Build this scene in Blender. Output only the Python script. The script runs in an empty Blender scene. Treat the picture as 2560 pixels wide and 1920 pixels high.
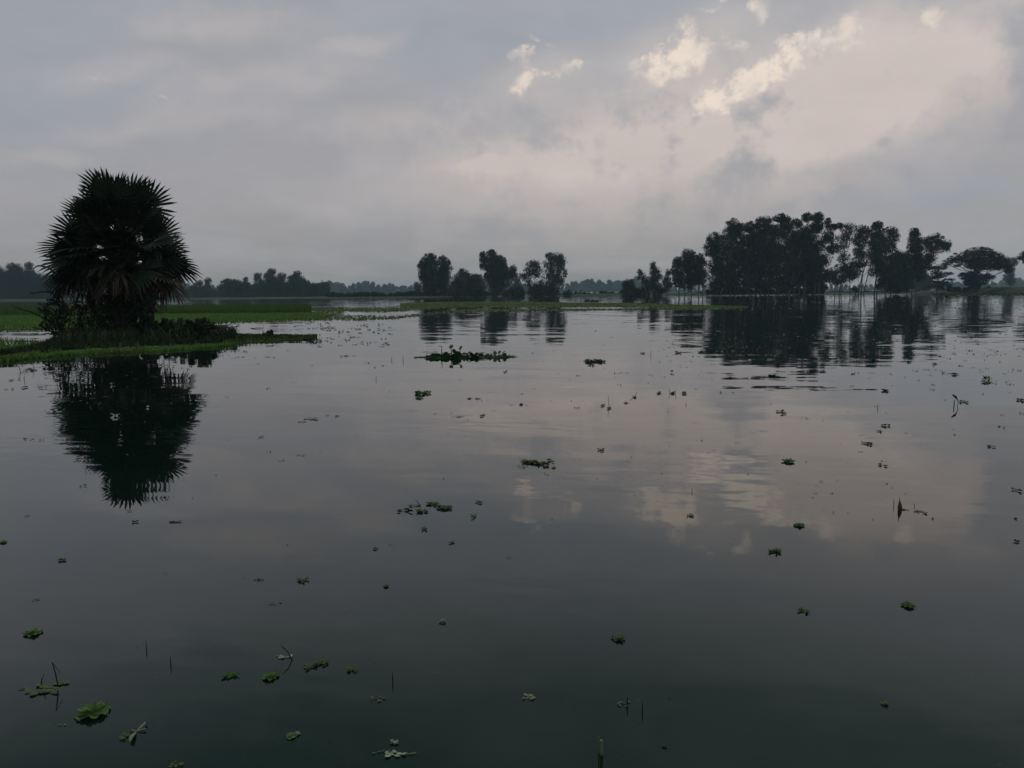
import bpy, math, random
import numpy as np
from mathutils import Vector, Matrix

# ---------------------------------------------------------------- camera
S = bpy.context.scene
COL = S.collection
F = 1923.0                     # focal length in pixels of a 2560 wide frame
HZ0 = 733.0
CAM_H = 1.7
pitch = math.atan((960 - HZ0) / F)
roll = math.atan(0.0085)
_r0 = Vector((1, 0, 0)); _u0 = Vector((0, math.sin(pitch), math.cos(pitch)))
FWD = Vector((0, math.cos(pitch), -math.sin(pitch)))
RGT = _r0 * math.cos(roll) - _u0 * math.sin(roll)
UPV = _u0 * math.cos(roll) + _r0 * math.sin(roll)
cam_d = bpy.data.cameras.new('camera')
cam = bpy.data.objects.new('camera', cam_d); COL.objects.link(cam)
M3 = Matrix((RGT, UPV, -FWD)).transposed()
cam.matrix_world = Matrix.Translation((0, 0, CAM_H)) @ M3.to_4x4()
cam_d.sensor_fit = 'HORIZONTAL'; cam_d.sensor_width = 36
cam_d.lens = 36 * F / 2560
cam_d.clip_start = 0.05; cam_d.clip_end = 9000
S.camera = cam

def ray(px, py):
    return FWD + RGT * ((px - 1280) / F) + UPV * ((960 - py) / F)
def gnd(px, py, z=0.0):
    """where the sight line of the photograph meets the level z"""
    d = ray(px, py); t = (z - CAM_H) / d.z
    return Vector((0, 0, CAM_H)) + d * t
def at(px, py, Y):
    d = ray(px, py)
    return Vector((0, 0, CAM_H)) + d * (Y / d.y)
def hz(px):
    return HZ0 - 0.0085 * (px - 1280)

def s2l(r, g, b):
    f = lambda c: (c / 255 / 12.92) if c <= 10 else ((c / 255 + 0.055) / 1.055) ** 2.4
    return (f(r), f(g), f(b), 1)

# ---------------------------------------------------------------- world: overcast sky with cloud banks
SUN_EL, SUN_AZ = math.radians(50), math.radians(32)      # azimuth from +Y towards +X
W = bpy.data.worlds.new('World'); S.world = W; W.use_nodes = True
wt = W.node_tree; wt.nodes.clear()
class NG:
    def __init__(s, t): s.t = t
    def n(s, typ, **kw):
        nd = s.t.nodes.new(typ)
        for k, v in kw.items(): setattr(nd, k, v)
        return nd
    def l(s, a, b): s.t.links.new(a, b)
    def put(s, sock, v):
        if isinstance(v, bpy.types.NodeSocket): s.l(v, sock)
        else: sock.default_value = v
    def m(s, op, a, b=0.0, c=None, clamp=False):
        nd = s.n('ShaderNodeMath', operation=op); nd.use_clamp = clamp
        s.put(nd.inputs[0], a); s.put(nd.inputs[1], b)
        if c is not None: s.put(nd.inputs[2], c)
        return nd.outputs[0]
    def vm(s, op, a, b=None, sc=None):
        nd = s.n('ShaderNodeVectorMath', operation=op)
        s.put(nd.inputs[0], a)
        if b is not None: s.put(nd.inputs[1], b)
        if sc is not None: s.put(nd.inputs['Scale'], sc)
        return nd.outputs['Value'] if op in ('LENGTH', 'DOT_PRODUCT') else nd.outputs[0]
    def noise(s, vec, scale, detail=4, rough=0.55, dist=0.0, col=False):
        nd = s.n('ShaderNodeTexNoise'); s.put(nd.inputs['Vector'], vec)
        nd.inputs['Scale'].default_value = scale; nd.inputs['Detail'].default_value = detail
        nd.inputs['Roughness'].default_value = rough; nd.inputs['Distortion'].default_value = dist
        return nd.outputs['Color'] if col else nd.outputs['Fac']
    def mix(s, f, a, b):
        nd = s.n('ShaderNodeMix', data_type='RGBA')
        s.put(nd.inputs[0], f); s.put(nd.inputs[6], a); s.put(nd.inputs[7], b)
        return nd.outputs[2]
    def rng(s, v, a, b, c=0.0, d=1.0, smooth=True):
        nd = s.n('ShaderNodeMapRange', interpolation_type='SMOOTHSTEP' if smooth else 'LINEAR')
        s.put(nd.inputs[0], v)
        for i, x in enumerate((a, b, c, d)): nd.inputs[i + 1].default_value = x
        return nd.outputs[0]
    def mapping(s, vec, loc=(0, 0, 0), rot=(0, 0, 0), sc=(1, 1, 1), typ='POINT'):
        nd = s.n('ShaderNodeMapping', vector_type=typ); s.put(nd.inputs[0], vec)
        nd.inputs['Location'].default_value = loc; nd.inputs['Rotation'].default_value = rot; nd.inputs['Scale'].default_value = sc
        return nd.outputs[0]
g = NG(wt)
tc = g.n('ShaderNodeTexCoord').outputs['Generated']
sep = g.n('ShaderNodeSeparateXYZ'); g.l(tc, sep.inputs[0])
dx, dy, dz = sep.outputs
az = g.m('MULTIPLY', g.m('ARCTAN2', dx, dy), 180 / math.pi)
el = g.m('MULTIPLY', g.m('ARCSINE', dz, 0, clamp=False), 180 / math.pi)
ae = g.n('ShaderNodeCombineXYZ'); g.l(az, ae.inputs[0]); g.l(el, ae.inputs[1]); AE = ae.outputs[0]
# point of the sight line on a cloud layer, so the cloud texture shrinks towards the horizon
hzn = g.m('ADD', g.m('MAXIMUM', dz, 0.0), 0.16)
cp = g.n('ShaderNodeCombineXYZ'); g.l(g.m('DIVIDE', dx, hzn), cp.inputs[0]); g.l(g.m('DIVIDE', dy, hzn), cp.inputs[1]); CP = cp.outputs[0]
wn = g.vm('SCALE', g.vm('SUBTRACT', g.noise(CP, 0.8, 4, 0.5, col=True), (0.5, 0.5, 0.5)), sc=4.5)
wn2 = g.vm('SCALE', g.vm('SUBTRACT', g.noise(AE, 0.38, 8, 0.60, col=True), (0.5, 0.5, 0.5)), sc=4.6)
AEP = g.vm('ADD', AE, g.vm('SCALE', g.vm('SUBTRACT', g.noise(AE, 0.12, 6, 0.6, col=True), (0.5, 0.5, 0.5)), sc=5.0))
AEW = g.vm('ADD', AE, wn)          # soft, large warp
AEF = g.vm('ADD', AE, wn2)         # finer warp for crisp cloud edges
def azel(px, py):
    d = ray(px, py).normalized()
    return math.degrees(math.atan2(d.x, d.y)), math.degrees(math.asin(d.z))
DEG = math.degrees(1 / F)
def blobs(vec, items):
    tot = None
    for (px, py, rx, ry, rot, w) in items:
        a, e = azel(px, py)
        v = g.mapping(vec, (a, e, 0), (0, 0, math.radians(rot)), (rx * DEG, ry * DEG, 1), 'TEXTURE')
        gr = g.n('ShaderNodeTexGradient', gradient_type='SPHERICAL'); g.l(v, gr.inputs[0])
        o = g.rng(gr.outputs['Fac'], 0.0, 0.85, 0.0, w)
        tot = o if tot is None else g.m('ADD', tot, o)
    return tot
# base gradient of the overcast
base = g.mix(g.rng(el, 0.0, 8.0), s2l(148, 148, 150), s2l(165, 162, 165))
base = g.mix(g.rng(el, 6.0, 20.0), base, s2l(163, 165, 171))
base = g.mix(g.m('MULTIPLY', g.rng(el, 19.5, 32.0), g.rng(el, 48.0, 70.0, 1.0, 0.0)), base, s2l(80, 110, 106))  # unseen dark band overhead, added so the near water mirrors darker
big = g.noise(CP, 0.55, 5, 0.6, 0.3)
base = g.mix(g.rng(big, 0.42, 0.68, 0.0, 0.42), base, s2l(186, 182, 183))
base = g.mix(g.rng(g.noise(CP, 0.9, 4, 0.55), 0.48, 0.75, 0.0, 0.35), base, s2l(146, 155, 168))
# blue grey areas
blue = blobs(AEW, [(1480, 40, 380, 110, 8, .75), (1150, 130, 260, 120, 0, .35), (2010, 60, 130, 70, 10, .7), (2330, 110, 220, 42, 12, .6),
                   (60, 120, 240, 400, 0, .6), (2440, 440, 380, 90, -8, .55), (2540, 560, 300, 140, 0, .4), (420, 240, 260, 100, 0, .35),
                   (1560, 190, 110, 30, 12, .35), (1370, 410, 150, 16, 3, .25), (2300, 160, 60, 26, 0, .25), (1000, 60, 260, 60, 10, .3), (1950, 110, 100, 50, 40, .5)])
base = g.mix(g.m('MULTIPLY', blue, 0.8, clamp=True), base, s2l(152, 160, 171))
# pinkish haze of thin cloud
pink = blobs(AEP, [(1780, 330, 1150, 300, 8, .62), (1900, 290, 760, 190, 11, .50), (2330, 190, 560, 150, 13, .42), (1420, 400, 520, 110, 4, .42), (1950, 210, 420, 80, 22, .35), (1220, 430, 120, 34, 5, .5),
                   (280, 170, 260, 44, 10, .2), (650, 210, 380, 60, 12, .3), (560, 50, 280, 60, 6, .32), (430, 310, 360, 44, 8, .25), (140, 385, 200, 30, 0, .22),
                   (2100, 370, 330, 60, 10, .35), (900, 100, 170, 40, 10, .35), (1000, 310, 330, 70, 8, .3)])
pinkm = g.m('MULTIPLY', pink, g.rng(g.noise(g.mapping(AEP, sc=(.6, 1.3, 1), rot=(0, 0, -.2)), 0.15, 7, 0.6), 0.3, 0.7, 0.88, 1.12), clamp=True)
base = g.mix(g.m('MULTIPLY', pinkm, .97), base, s2l(207, 194, 188))
# bright cream breaks with crisp wisps
cream = blobs(AEF, [(1695, 152, 115, 60, 14, 1.35), (1712, 80, 40, 50, 0, .6), (1600, 165, 80, 24, 8, .45), (1790, 245, 100, 50, 20, .9), (1880, 200, 190, 46, 26, .95),
                    (1990, 140, 130, 36, 26, .75), (2105, 75, 80, 72, 40, .8), (2150, 110, 50, 30, 20, .4), (1890, 25, 44, 40, 60, .7), (1790, 18, 66, 18, 6, .5), (1840, 100, 40, 50, 60, .4), (2345, 35, 30, 48, 20, .45),
                    (1325, 212, 90, 28, 10, .95), (1320, 165, 40, 60, 70, .7), (1420, 170, 60, 26, 20, .7), (1345, 110, 26, 16, 0, .4), (1160, 420, 50, 22, 4, .3),
                    (2530, 35, 36, 18, 0, .35), (410, 235, 20, 14, 0, .35), (240, 175, 60, 16, 8, .2), (1930, 360, 70, 16, 10, .2), (1550, 235, 60, 14, 6, .2)])
glow = blobs(AEW, [(1700, 150, 260, 130, 14, .5), (1860, 215, 300, 110, 24, .5), (2110, 80, 170, 100, 30, .25), (1340, 190, 190, 80, 10, .4), (1870, 30, 180, 70, 0, .25)])
base = g.mix(g.m('MULTIPLY', glow, .8, clamp=True), base, s2l(216, 204, 196))
fine = g.noise(g.mapping(AE, sc=(.8, 1.35, 1), rot=(0, 0, -0.3)), 0.5, 8, 0.60, 0.5)
cm = g.m('ADD', cream, g.m('MULTIPLY', g.m('SUBTRACT', fine, 0.5), g.m('MULTIPLY', g.rng(cream, 0.0, 0.3), 2.7)))
creamm = g.m('MULTIPLY_ADD', g.rng(cm, 0.06, 1.35), .84, g.m('MULTIPLY', g.rng(cream, 0.0, 1.0), .20))
base = g.mix(creamm, base, s2l(238, 222, 207))
# grey wisps drawn across the bright parts
gw = g.rng(g.noise(g.mapping(AEP, loc=(3, 9, 0), sc=(.7, 1.2, 1), rot=(0, 0, -0.35)), 0.30, 8, 0.62, 0.4), .52, .70)
upz = g.rng(el, 9.0, 16.0)
base = g.mix(g.m('MULTIPLY', gw, g.m('MULTIPLY', upz, .12)), base, s2l(163, 165, 172))
# fine streaks everywhere
st = g.noise(g.mapping(AE, sc=(0.35, 1, 1), rot=(0, 0, -0.22)), 0.42, 7, 0.6, 0.4)
lum = g.m('MULTIPLY_ADD', g.m('SUBTRACT', st, 0.5), 0.20, 1.0)
hsv = g.vm('SCALE', base, sc=lum)
sky = g.n('ShaderNodeTexSky', sky_type='NISHITA'); sky.sun_disc = False
sky.sun_elevation = SUN_EL; sky.sun_rotation = SUN_AZ; sky.dust_density = 3.0
bg1 = g.n('ShaderNodeBackground'); g.l(sky.outputs[0], bg1.inputs[0]); bg1.inputs[1].default_value = 0.06
bg2 = g.n('ShaderNodeBackground'); g.l(hsv, bg2.inputs[0]); bg2.inputs[1].default_value = 1.0
mx = g.n('ShaderNodeMixShader'); mx.inputs[0].default_value = 0.93
g.l(bg1.outputs[0], mx.inputs[1]); g.l(bg2.outputs[0], mx.inputs[2])
wo = g.n('ShaderNodeOutputWorld'); g.l(mx.outputs[0], wo.inputs[0])

sd = bpy.data.lights.new('sun', 'SUN'); sd.energy = 0.5; sd.angle = math.radians(20); sd.color = (1, 0.93, 0.86)
so = bpy.data.objects.new('sun', sd); COL.objects.link(so)
sdir = Vector((math.sin(SUN_AZ) * math.cos(SUN_EL), math.cos(SUN_AZ) * math.cos(SUN_EL), math.sin(SUN_EL)))
so.rotation_euler = sdir.to_track_quat('Z', 'Y').to_euler()

S.view_settings.view_transform = 'Standard'; S.view_settings.look = 'None'
S.view_settings.exposure = 0.0; S.view_settings.gamma = 1.0
S.cycles.max_bounces = 8; S.cycles.transparent_max_bounces = 12; S.cycles.volume_bounces = 1
S.cycles.caustics_reflective = False; S.cycles.caustics_refractive = False

# ---------------------------------------------------------------- materials
def mat(name, c1, c2=None, rough=0.7, scale=3.0, transl=0.0, objvar=0.0, spec=0.3, c3=None, attr=False):
    m = bpy.data.materials.new(name); m.use_nodes = True; t = m.node_tree; t.nodes.clear(); q = NG(t)
    out = q.n('ShaderNodeOutputMaterial'); p = q.n('ShaderNodeBsdfPrincipled')
    pos = q.n('ShaderNodeTexCoord').outputs['Object']
    c1 = (*c1, 1); c2 = (*(c2 or c1[:3]), 1)
    col = q.mix(q.rng(q.noise(pos, scale, 4, 0.6), 0.35, 0.65), c1, c2)
    if c3: col = q.mix(q.rng(q.noise(pos, scale * 0.37, 3, 0.5), 0.5, 0.7), col, (*c3, 1))
    if objvar:
        oi = q.n('ShaderNodeObjectInfo').outputs['Random']
        h = q.n('ShaderNodeHueSaturation'); q.l(q.m('MULTIPLY_ADD', oi, objvar * 2, 1 - objvar), h.inputs['Value'])
        q.l(q.m('MULTIPLY_ADD', oi, 0.03, 0.485), h.inputs['Hue']); q.l(col, h.inputs['Color']); col = h.outputs[0]
    q.l(col, p.inputs['Base Color']); p.inputs['Roughness'].default_value = rough
    p.inputs['Specular IOR Level'].default_value = spec
    if transl:
        tr = q.n('ShaderNodeBsdfTranslucent'); q.l(col, tr.inputs[0])
        ms = q.n('ShaderNodeMixShader'); ms.inputs[0].default_value = transl
        q.l(p.outputs[0], ms.inputs[1]); q.l(tr.outputs[0], ms.inputs[2]); q.l(ms.outputs[0], out.inputs[0])
    else: q.l(p.outputs[0], out.inputs[0])
    return m
MT = {
 'euc': mat('eucalyptus_leaf', (.015, .028, .022), (.048, .066, .046), .65, .45, .12, .25, .2),
 'thin': mat('thin_crown_leaf', (.060, .066, .052), (.042, .056, .042), .65, .35, .12, .2, .2),
 'rain': mat('rain_tree_leaf', (.022, .034, .026), (.030, .046, .032), .65, .35, .1, .1, .2),
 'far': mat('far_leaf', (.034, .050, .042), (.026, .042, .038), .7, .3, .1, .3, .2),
 'bark': mat('pale_bark', (.20, .185, .16), (.12, .11, .095), .85, 1.5, 0, .2),
 'bark_dark': mat('dark_bark', (.045, .038, .030), (.028, .024, .020), .9, 4),
 'frond': mat('palm_frond', (.018, .030, .016), (.026, .040, .020), .5, 5, .08, .3, .35),
 'dead': mat('dead_frond', (.085, .062, .042), (.045, .034, .025), .8, 6, .06, .4, .2),
 'bush': mat('shrub_leaf', (.022, .040, .020), (.035, .060, .025), .6, 2, .12, .15),
 'creeper': mat('creeper_leaf', (.045, .075, .050), (.030, .055, .035), .6, 2, .15, .15),
 'grass': mat('bank_grass', (.110, .240, .045), (.15, .28, .060), .65, 1.2, .25, 0, .2, (.14, .19, .055)),
 'dgrass': mat('dull_shaded_grass', (.018, .034, .013), (.036, .060, .020), .7, 1.2, .2, 0, .2),  # palm shade put into the islet grass colour; also colours reeds and spit tips
 'rice': mat('rice_blade', (.066, .150, .026), (.085, .175, .034), .6, .25, .25, 0, .25),
 'ricetop': mat('rice_tip', (.085, .140, .034), (.070, .130, .030), .6, .25, .25, 0, .25),
 'mat': mat('floating_weed', (.165, .220, .080), (.125, .180, .060), .65, .5, .15, 0, .25, (.12, .13, .08)),
 'soil': mat('wet_soil', (.050, .046, .032), (.035, .042, .022), .9, 2),
 'land': mat('far_land', (.032, .050, .022), (.042, .064, .028), .9, .05),
 'lettuce': mat('lettuce_leaf', (.075, .165, .030), (.110, .200, .060), .55, 30, .2, .18, .3),
 'lettuce_dull': mat('dull_lettuce_leaf', (.095, .165, .050), (.140, .200, .085), .6, 30, .15, .25, .3),
 'hyacinth': mat('hyacinth_leaf', (.022, .070, .018), (.034, .090, .026), .35, 12, .1, .2, .5),
 'hystem': mat('hyacinth_stem', (.070, .150, .035), (.10, .17, .05), .5, 12, .1),
 'debris': mat('weed_debris', (.085, .10, .055), (.13, .13, .085), .8, 20, 0, .3),
 'darkbit': mat('dark_leaf_bit', (.026, .032, .018), (.040, .046, .022), .9, 30, 0, .3, .05),
 'blackstem': mat('dark_stem', (.012, .014, .010), (.022, .024, .016), .6, 30),
 'pale': mat('pale_leaf', (.30, .33, .24), (.22, .26, .18), .7, 30, 0, .3),
 'brown': mat('dry_brown_leaf', (.13, .062, .028), (.055, .030, .016), .6, 30),
}
# water: a clear surface over murky green water
def water_mat():
    m = bpy.data.materials.new('pond_water'); m.use_nodes = True; t = m.node_tree; t.nodes.clear(); q = NG(t)
    out = q.n('ShaderNodeOutputMaterial')
    pos = q.n('ShaderNodeNewGeometry').outputs['Position']
    P = q.mapping(pos, rot=(0, 0, 0.16))
    def slope(sx, sy, detail=2):
        c = q.noise(q.mapping(P, sc=(sx, sy, 1)), 1.0, detail, 0.5, 0.3, col=True)
        return q.vm('SUBTRACT', c, (0.5, 0.5, 0.5))
    patch = q.rng(q.noise(q.mapping(P, sc=(.05, .11, 1)), 1, 3, .55), .40, .62, 0.40, 1.0)
    patch2 = q.rng(q.noise(q.mapping(P, loc=(7, 3, 0), sc=(.22, .5, 1)), 1, 3, .55), .46, .62, 0.12, 1.0)
    s1 = q.vm('SCALE', slope(.35, 1.3), sc=q.m('MULTIPLY', patch, 0.068))      # ripples of about a metre
    s2 = q.vm('SCALE', slope(2.2, 7.0), sc=q.m('MULTIPLY', patch2, 0.054))     # small ripples
    s3 = q.vm('SCALE', slope(.10, .22), sc=0.008)                               # slow swell
    tot = q.vm('ADD', q.vm('ADD', s1, s2), s3)
    tot = q.vm('MULTIPLY', tot, (0.45, 1.0, 0.0))
    nrm = q.vm('NORMALIZE', q.vm('ADD', tot, (0, 0, 1)))
    fr = q.n('ShaderNodeFresnel'); fr.inputs['IOR'].default_value = 1.5; q.l(nrm, fr.inputs['Normal'])
    gl = q.n('ShaderNodeBsdfGlossy'); gl.inputs['Roughness'].default_value = 0.012; q.l(nrm, gl.inputs['Normal'])
    gl.inputs['Color'].default_value = (.95, .95, .95, 1)
    df = q.n('ShaderNodeBsdfDiffuse'); df.inputs['Color'].default_value = (.006, .022, .016, 1)
    tr = q.n('ShaderNodeBsdfTransparent'); tr.inputs['Color'].default_value = (.75, .85, .80, 1)
    body = q.n('ShaderNodeMixShader'); body.inputs[0].default_value = 0.45
    q.l(df.outputs[0], body.inputs[1]); q.l(tr.outputs[0], body.inputs[2])
    mx = q.n('ShaderNodeMixShader'); q.l(fr.outputs[0], mx.inputs[0]); q.l(body.outputs[0], mx.inputs[1]); q.l(gl.outputs[0], mx.inputs[2])
    q.l(mx.outputs[0], out.inputs[0])
    return m
MT['water'] = water_mat()
MT['mud'] = mat('mud_bed', (.010, .020, .016), (.016, .026, .018), .95, .8)

# ---------------------------------------------------------------- helpers
rs = np.random.RandomState(7)
random.seed(7)
def tag(o, label=None, cat=None, group=None, kind=None):
    if label: o['label'] = label
    if cat: o['category'] = cat
    if group: o['group'] = group
    if kind: o['kind'] = kind
    return o
def link(name, me, parent=None, loc=None):
    o = bpy.data.objects.new(name, me); COL.objects.link(o)
    if parent is not None: o.parent = parent
    if loc is not None: o.location = loc
    return o
def empty(name, loc, rz=0):
    o = link(name, None); o.location = loc; o.rotation_euler = (0, 0, rz); o.empty_display_size = 0.2
    return o
class MB:
    """collects faces for one mesh"""
    def __init__(s): s.v = []; s.f = []; s.mi = []; s.n = 0
    def add(s, V, Fc, mi=0):
        V = np.asarray(V, float).reshape(-1, 3)
        s.v.append(V)
        for f in Fc: s.f.append(tuple(i + s.n for i in f)); s.mi.append(mi)
        s.n += len(V)
    def cards(s, V, k, mi=0):          # V: (N*k,3), every k verts one face
        V = np.asarray(V, float).reshape(-1, 3); N = len(V) // k
        s.v.append(V); idx = np.arange(N * k).reshape(N, k) + s.n
        s.f.extend(map(tuple, idx.tolist())); s.mi.extend([mi] * N); s.n += len(V)
    def tube(s, pts, radii, sides=6, mi=0, cap=True):
        pts = [Vector(p) for p in pts]; V = []
        for i, p in enumerate(pts):
            d = (pts[min(i + 1, len(pts) - 1)] - pts[max(i - 1, 0)]).normalized()
            a = d.orthogonal().normalized() if i == 0 else (a - d * a.dot(d)).normalized()
            b = d.cross(a)
            for k in range(sides):
                t = 2 * math.pi * k / sides
                V.append(p + (a * math.cos(t) + b * math.sin(t)) * radii[i])
        Fc = [(i * sides + k, i * sides + (k + 1) % sides, (i + 1) * sides + (k + 1) % sides, (i + 1) * sides + k)
              for i in range(len(pts) - 1) for k in range(sides)]
        if cap: Fc += [tuple(range(sides))[::-1], tuple((len(pts) - 1) * sides + k for k in range(sides))]
        s.add([tuple(v) for v in V], Fc, mi)
    def mesh(s, name, mats):
        me = bpy.data.meshes.new(name)
        V = np.concatenate(s.v) if s.v else np.zeros((0, 3))
        me.from_pydata(V.tolist(), [], s.f)
        for m in (mats if isinstance(mats, (list, tuple)) else [mats]): me.materials.append(m)
        if any(s.mi): me.polygons.foreach_set('material_index', s.mi)
        me.update()
        return me
    def build(s, name, mats, parent=None, loc=None, smooth=False):
        me = s.mesh(name, mats)
        if smooth: me.polygons.foreach_set('use_smooth', [True] * len(me.polygons))
        return link(name, me, parent, loc)
def unit(n):
    v = rs.normal(size=(n, 3)); return v / np.linalg.norm(v, axis=1, keepdims=True)
def leaf_cards(C, L, Wd, orient='any'):
    """pointed leaf-clump cards at the centres C"""
    n = len(C); L = L * (0.6 + 0.8 * rs.rand(n, 1)); Wd = Wd * (0.6 + 0.8 * rs.rand(n, 1))
    u = unit(n)
    if orient == 'droop': u = u * [0.55, 0.55, 0.5] + [0, 0, -0.75]
    elif orient == 'flat': u = u * [1, 1, 0.22]
    elif orient == 'up': u = u * [.5, .5, .4] + [0, 0, .8]
    u /= np.linalg.norm(u, axis=1, keepdims=True)
    w = unit(n)
    if orient == 'flat': w = w * [1, 1, 0.22]
    v = np.cross(u, w); 
    if orient == 'flat': v = w - u * np.sum(u * w, axis=1, keepdims=True)
    v /= np.linalg.norm(v, axis=1, keepdims=True) + 1e-9
    P = np.stack([C - u * L, C + v * Wd - u * L * .15, C + u * L, C - v * Wd + u * L * .1], 1)
    return P.reshape(-1, 3)
def blades(base, h, w, lean=0.25):
    """grass blades as bent two-face strips"""
    n = len(base); H = h * (0.55 + 0.75 * rs.rand(n, 1)); a = rs.rand(n) * 6.283
    side = np.stack([np.cos(a), np.sin(a), 0 * a], 1); b = rs.rand(n) * 6.283
    ln = np.stack([np.cos(b), np.sin(b), 0 * b], 1) * lean * rs.rand(n, 1)
    W2 = w * (0.6 + 0.8 * rs.rand(n, 1)) / 2
    up = np.array([0, 0, 1.0])
    mid = base + up * H * .6 + ln * H * .45; tip = base + up * H + ln * H * 1.5
    q = np.stack([base - side * W2, base + side * W2, mid + side * W2 * .8, mid - side * W2 * .8], 1).reshape(-1, 3)
    t = np.stack([mid - side * W2 * .8, mid + side * W2 * .8, tip], 1).reshape(-1, 3)
    return q, t
def interp(x, tab):
    return float(np.interp(x, [a for a, b in tab], [b for a, b in tab]))

# ---------------------------------------------------------------- the setting
def crest_h(px):
    return interp(px, [(-400, .4), (900, .4), (1040, .5), (1390, .5), (1420, 1.1), (1700, 1.1), (2060, .9), (2290, .6), (2350, 1.7), (2480, 2.5), (2700, 2.6)])
def ground_z(az_, r):
    px = 1280 + F * math.tan(max(-1.2, min(1.2, az_))) if abs(az_) < 1.4 else (5000 if az_ > 0 else -4000)
    shore = 392 + 10 * math.sin(px * .011) + 5 * math.sin(px * .037)
    if r < shore: return max(-1.0, -0.35 - (shore - r) * .05)
    k = min(1, (r - shore) / 6)
    c = crest_h(px)
    z = k * c if r < shore + 14 else max(.35, c - (r - shore - 14) * .12)
    return z + .12 * math.sin(r * .7 + px * .05) * k
b = MB(); NA = 360
rad = [0, 2, 5, 10, 20, 40, 70, 100, 150, 200, 250, 300, 340, 370] + list(range(376, 440, 3)) + [450, 480, 520, 600, 700, 850, 1000, 1300, 1700, 2100, 2600]
V = []
for i in range(NA):
    a = -math.pi + 2 * math.pi * i / NA
    for r in rad: V.append((r * math.sin(a), r * math.cos(a), ground_z(a, r)))
R_ = len(rad)
b.add(V, [((i % NA) * R_ + j, (i % NA) * R_ + j + 1, ((i + 1) % NA) * R_ + j + 1, ((i + 1) % NA) * R_ + j) for i in range(NA) for j in range(R_ - 1)])
land = b.build('ground', MT['land']); tag(land, kind='structure')
land.data.materials.append(MT['mud'])
for p in land.data.polygons:
    if p.center.z < -0.05: p.material_index = 1
b = MB(); RW = 2600
b.add([(-RW, -RW, 0), (RW, -RW, 0), (RW, RW, 0), (-RW, RW, 0)], [(0, 1, 2, 3)])
# a disc keeps the water inside the ground sheet
b = MB(); n = 96
V = [(RW * .995 * math.sin(2 * math.pi * i / n), RW * .995 * math.cos(2 * math.pi * i / n), 0) for i in range(n)]
b.add(V, [tuple(range(n))[::-1]])
tag(b.build('water', MT['water']), kind='structure')

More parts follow.
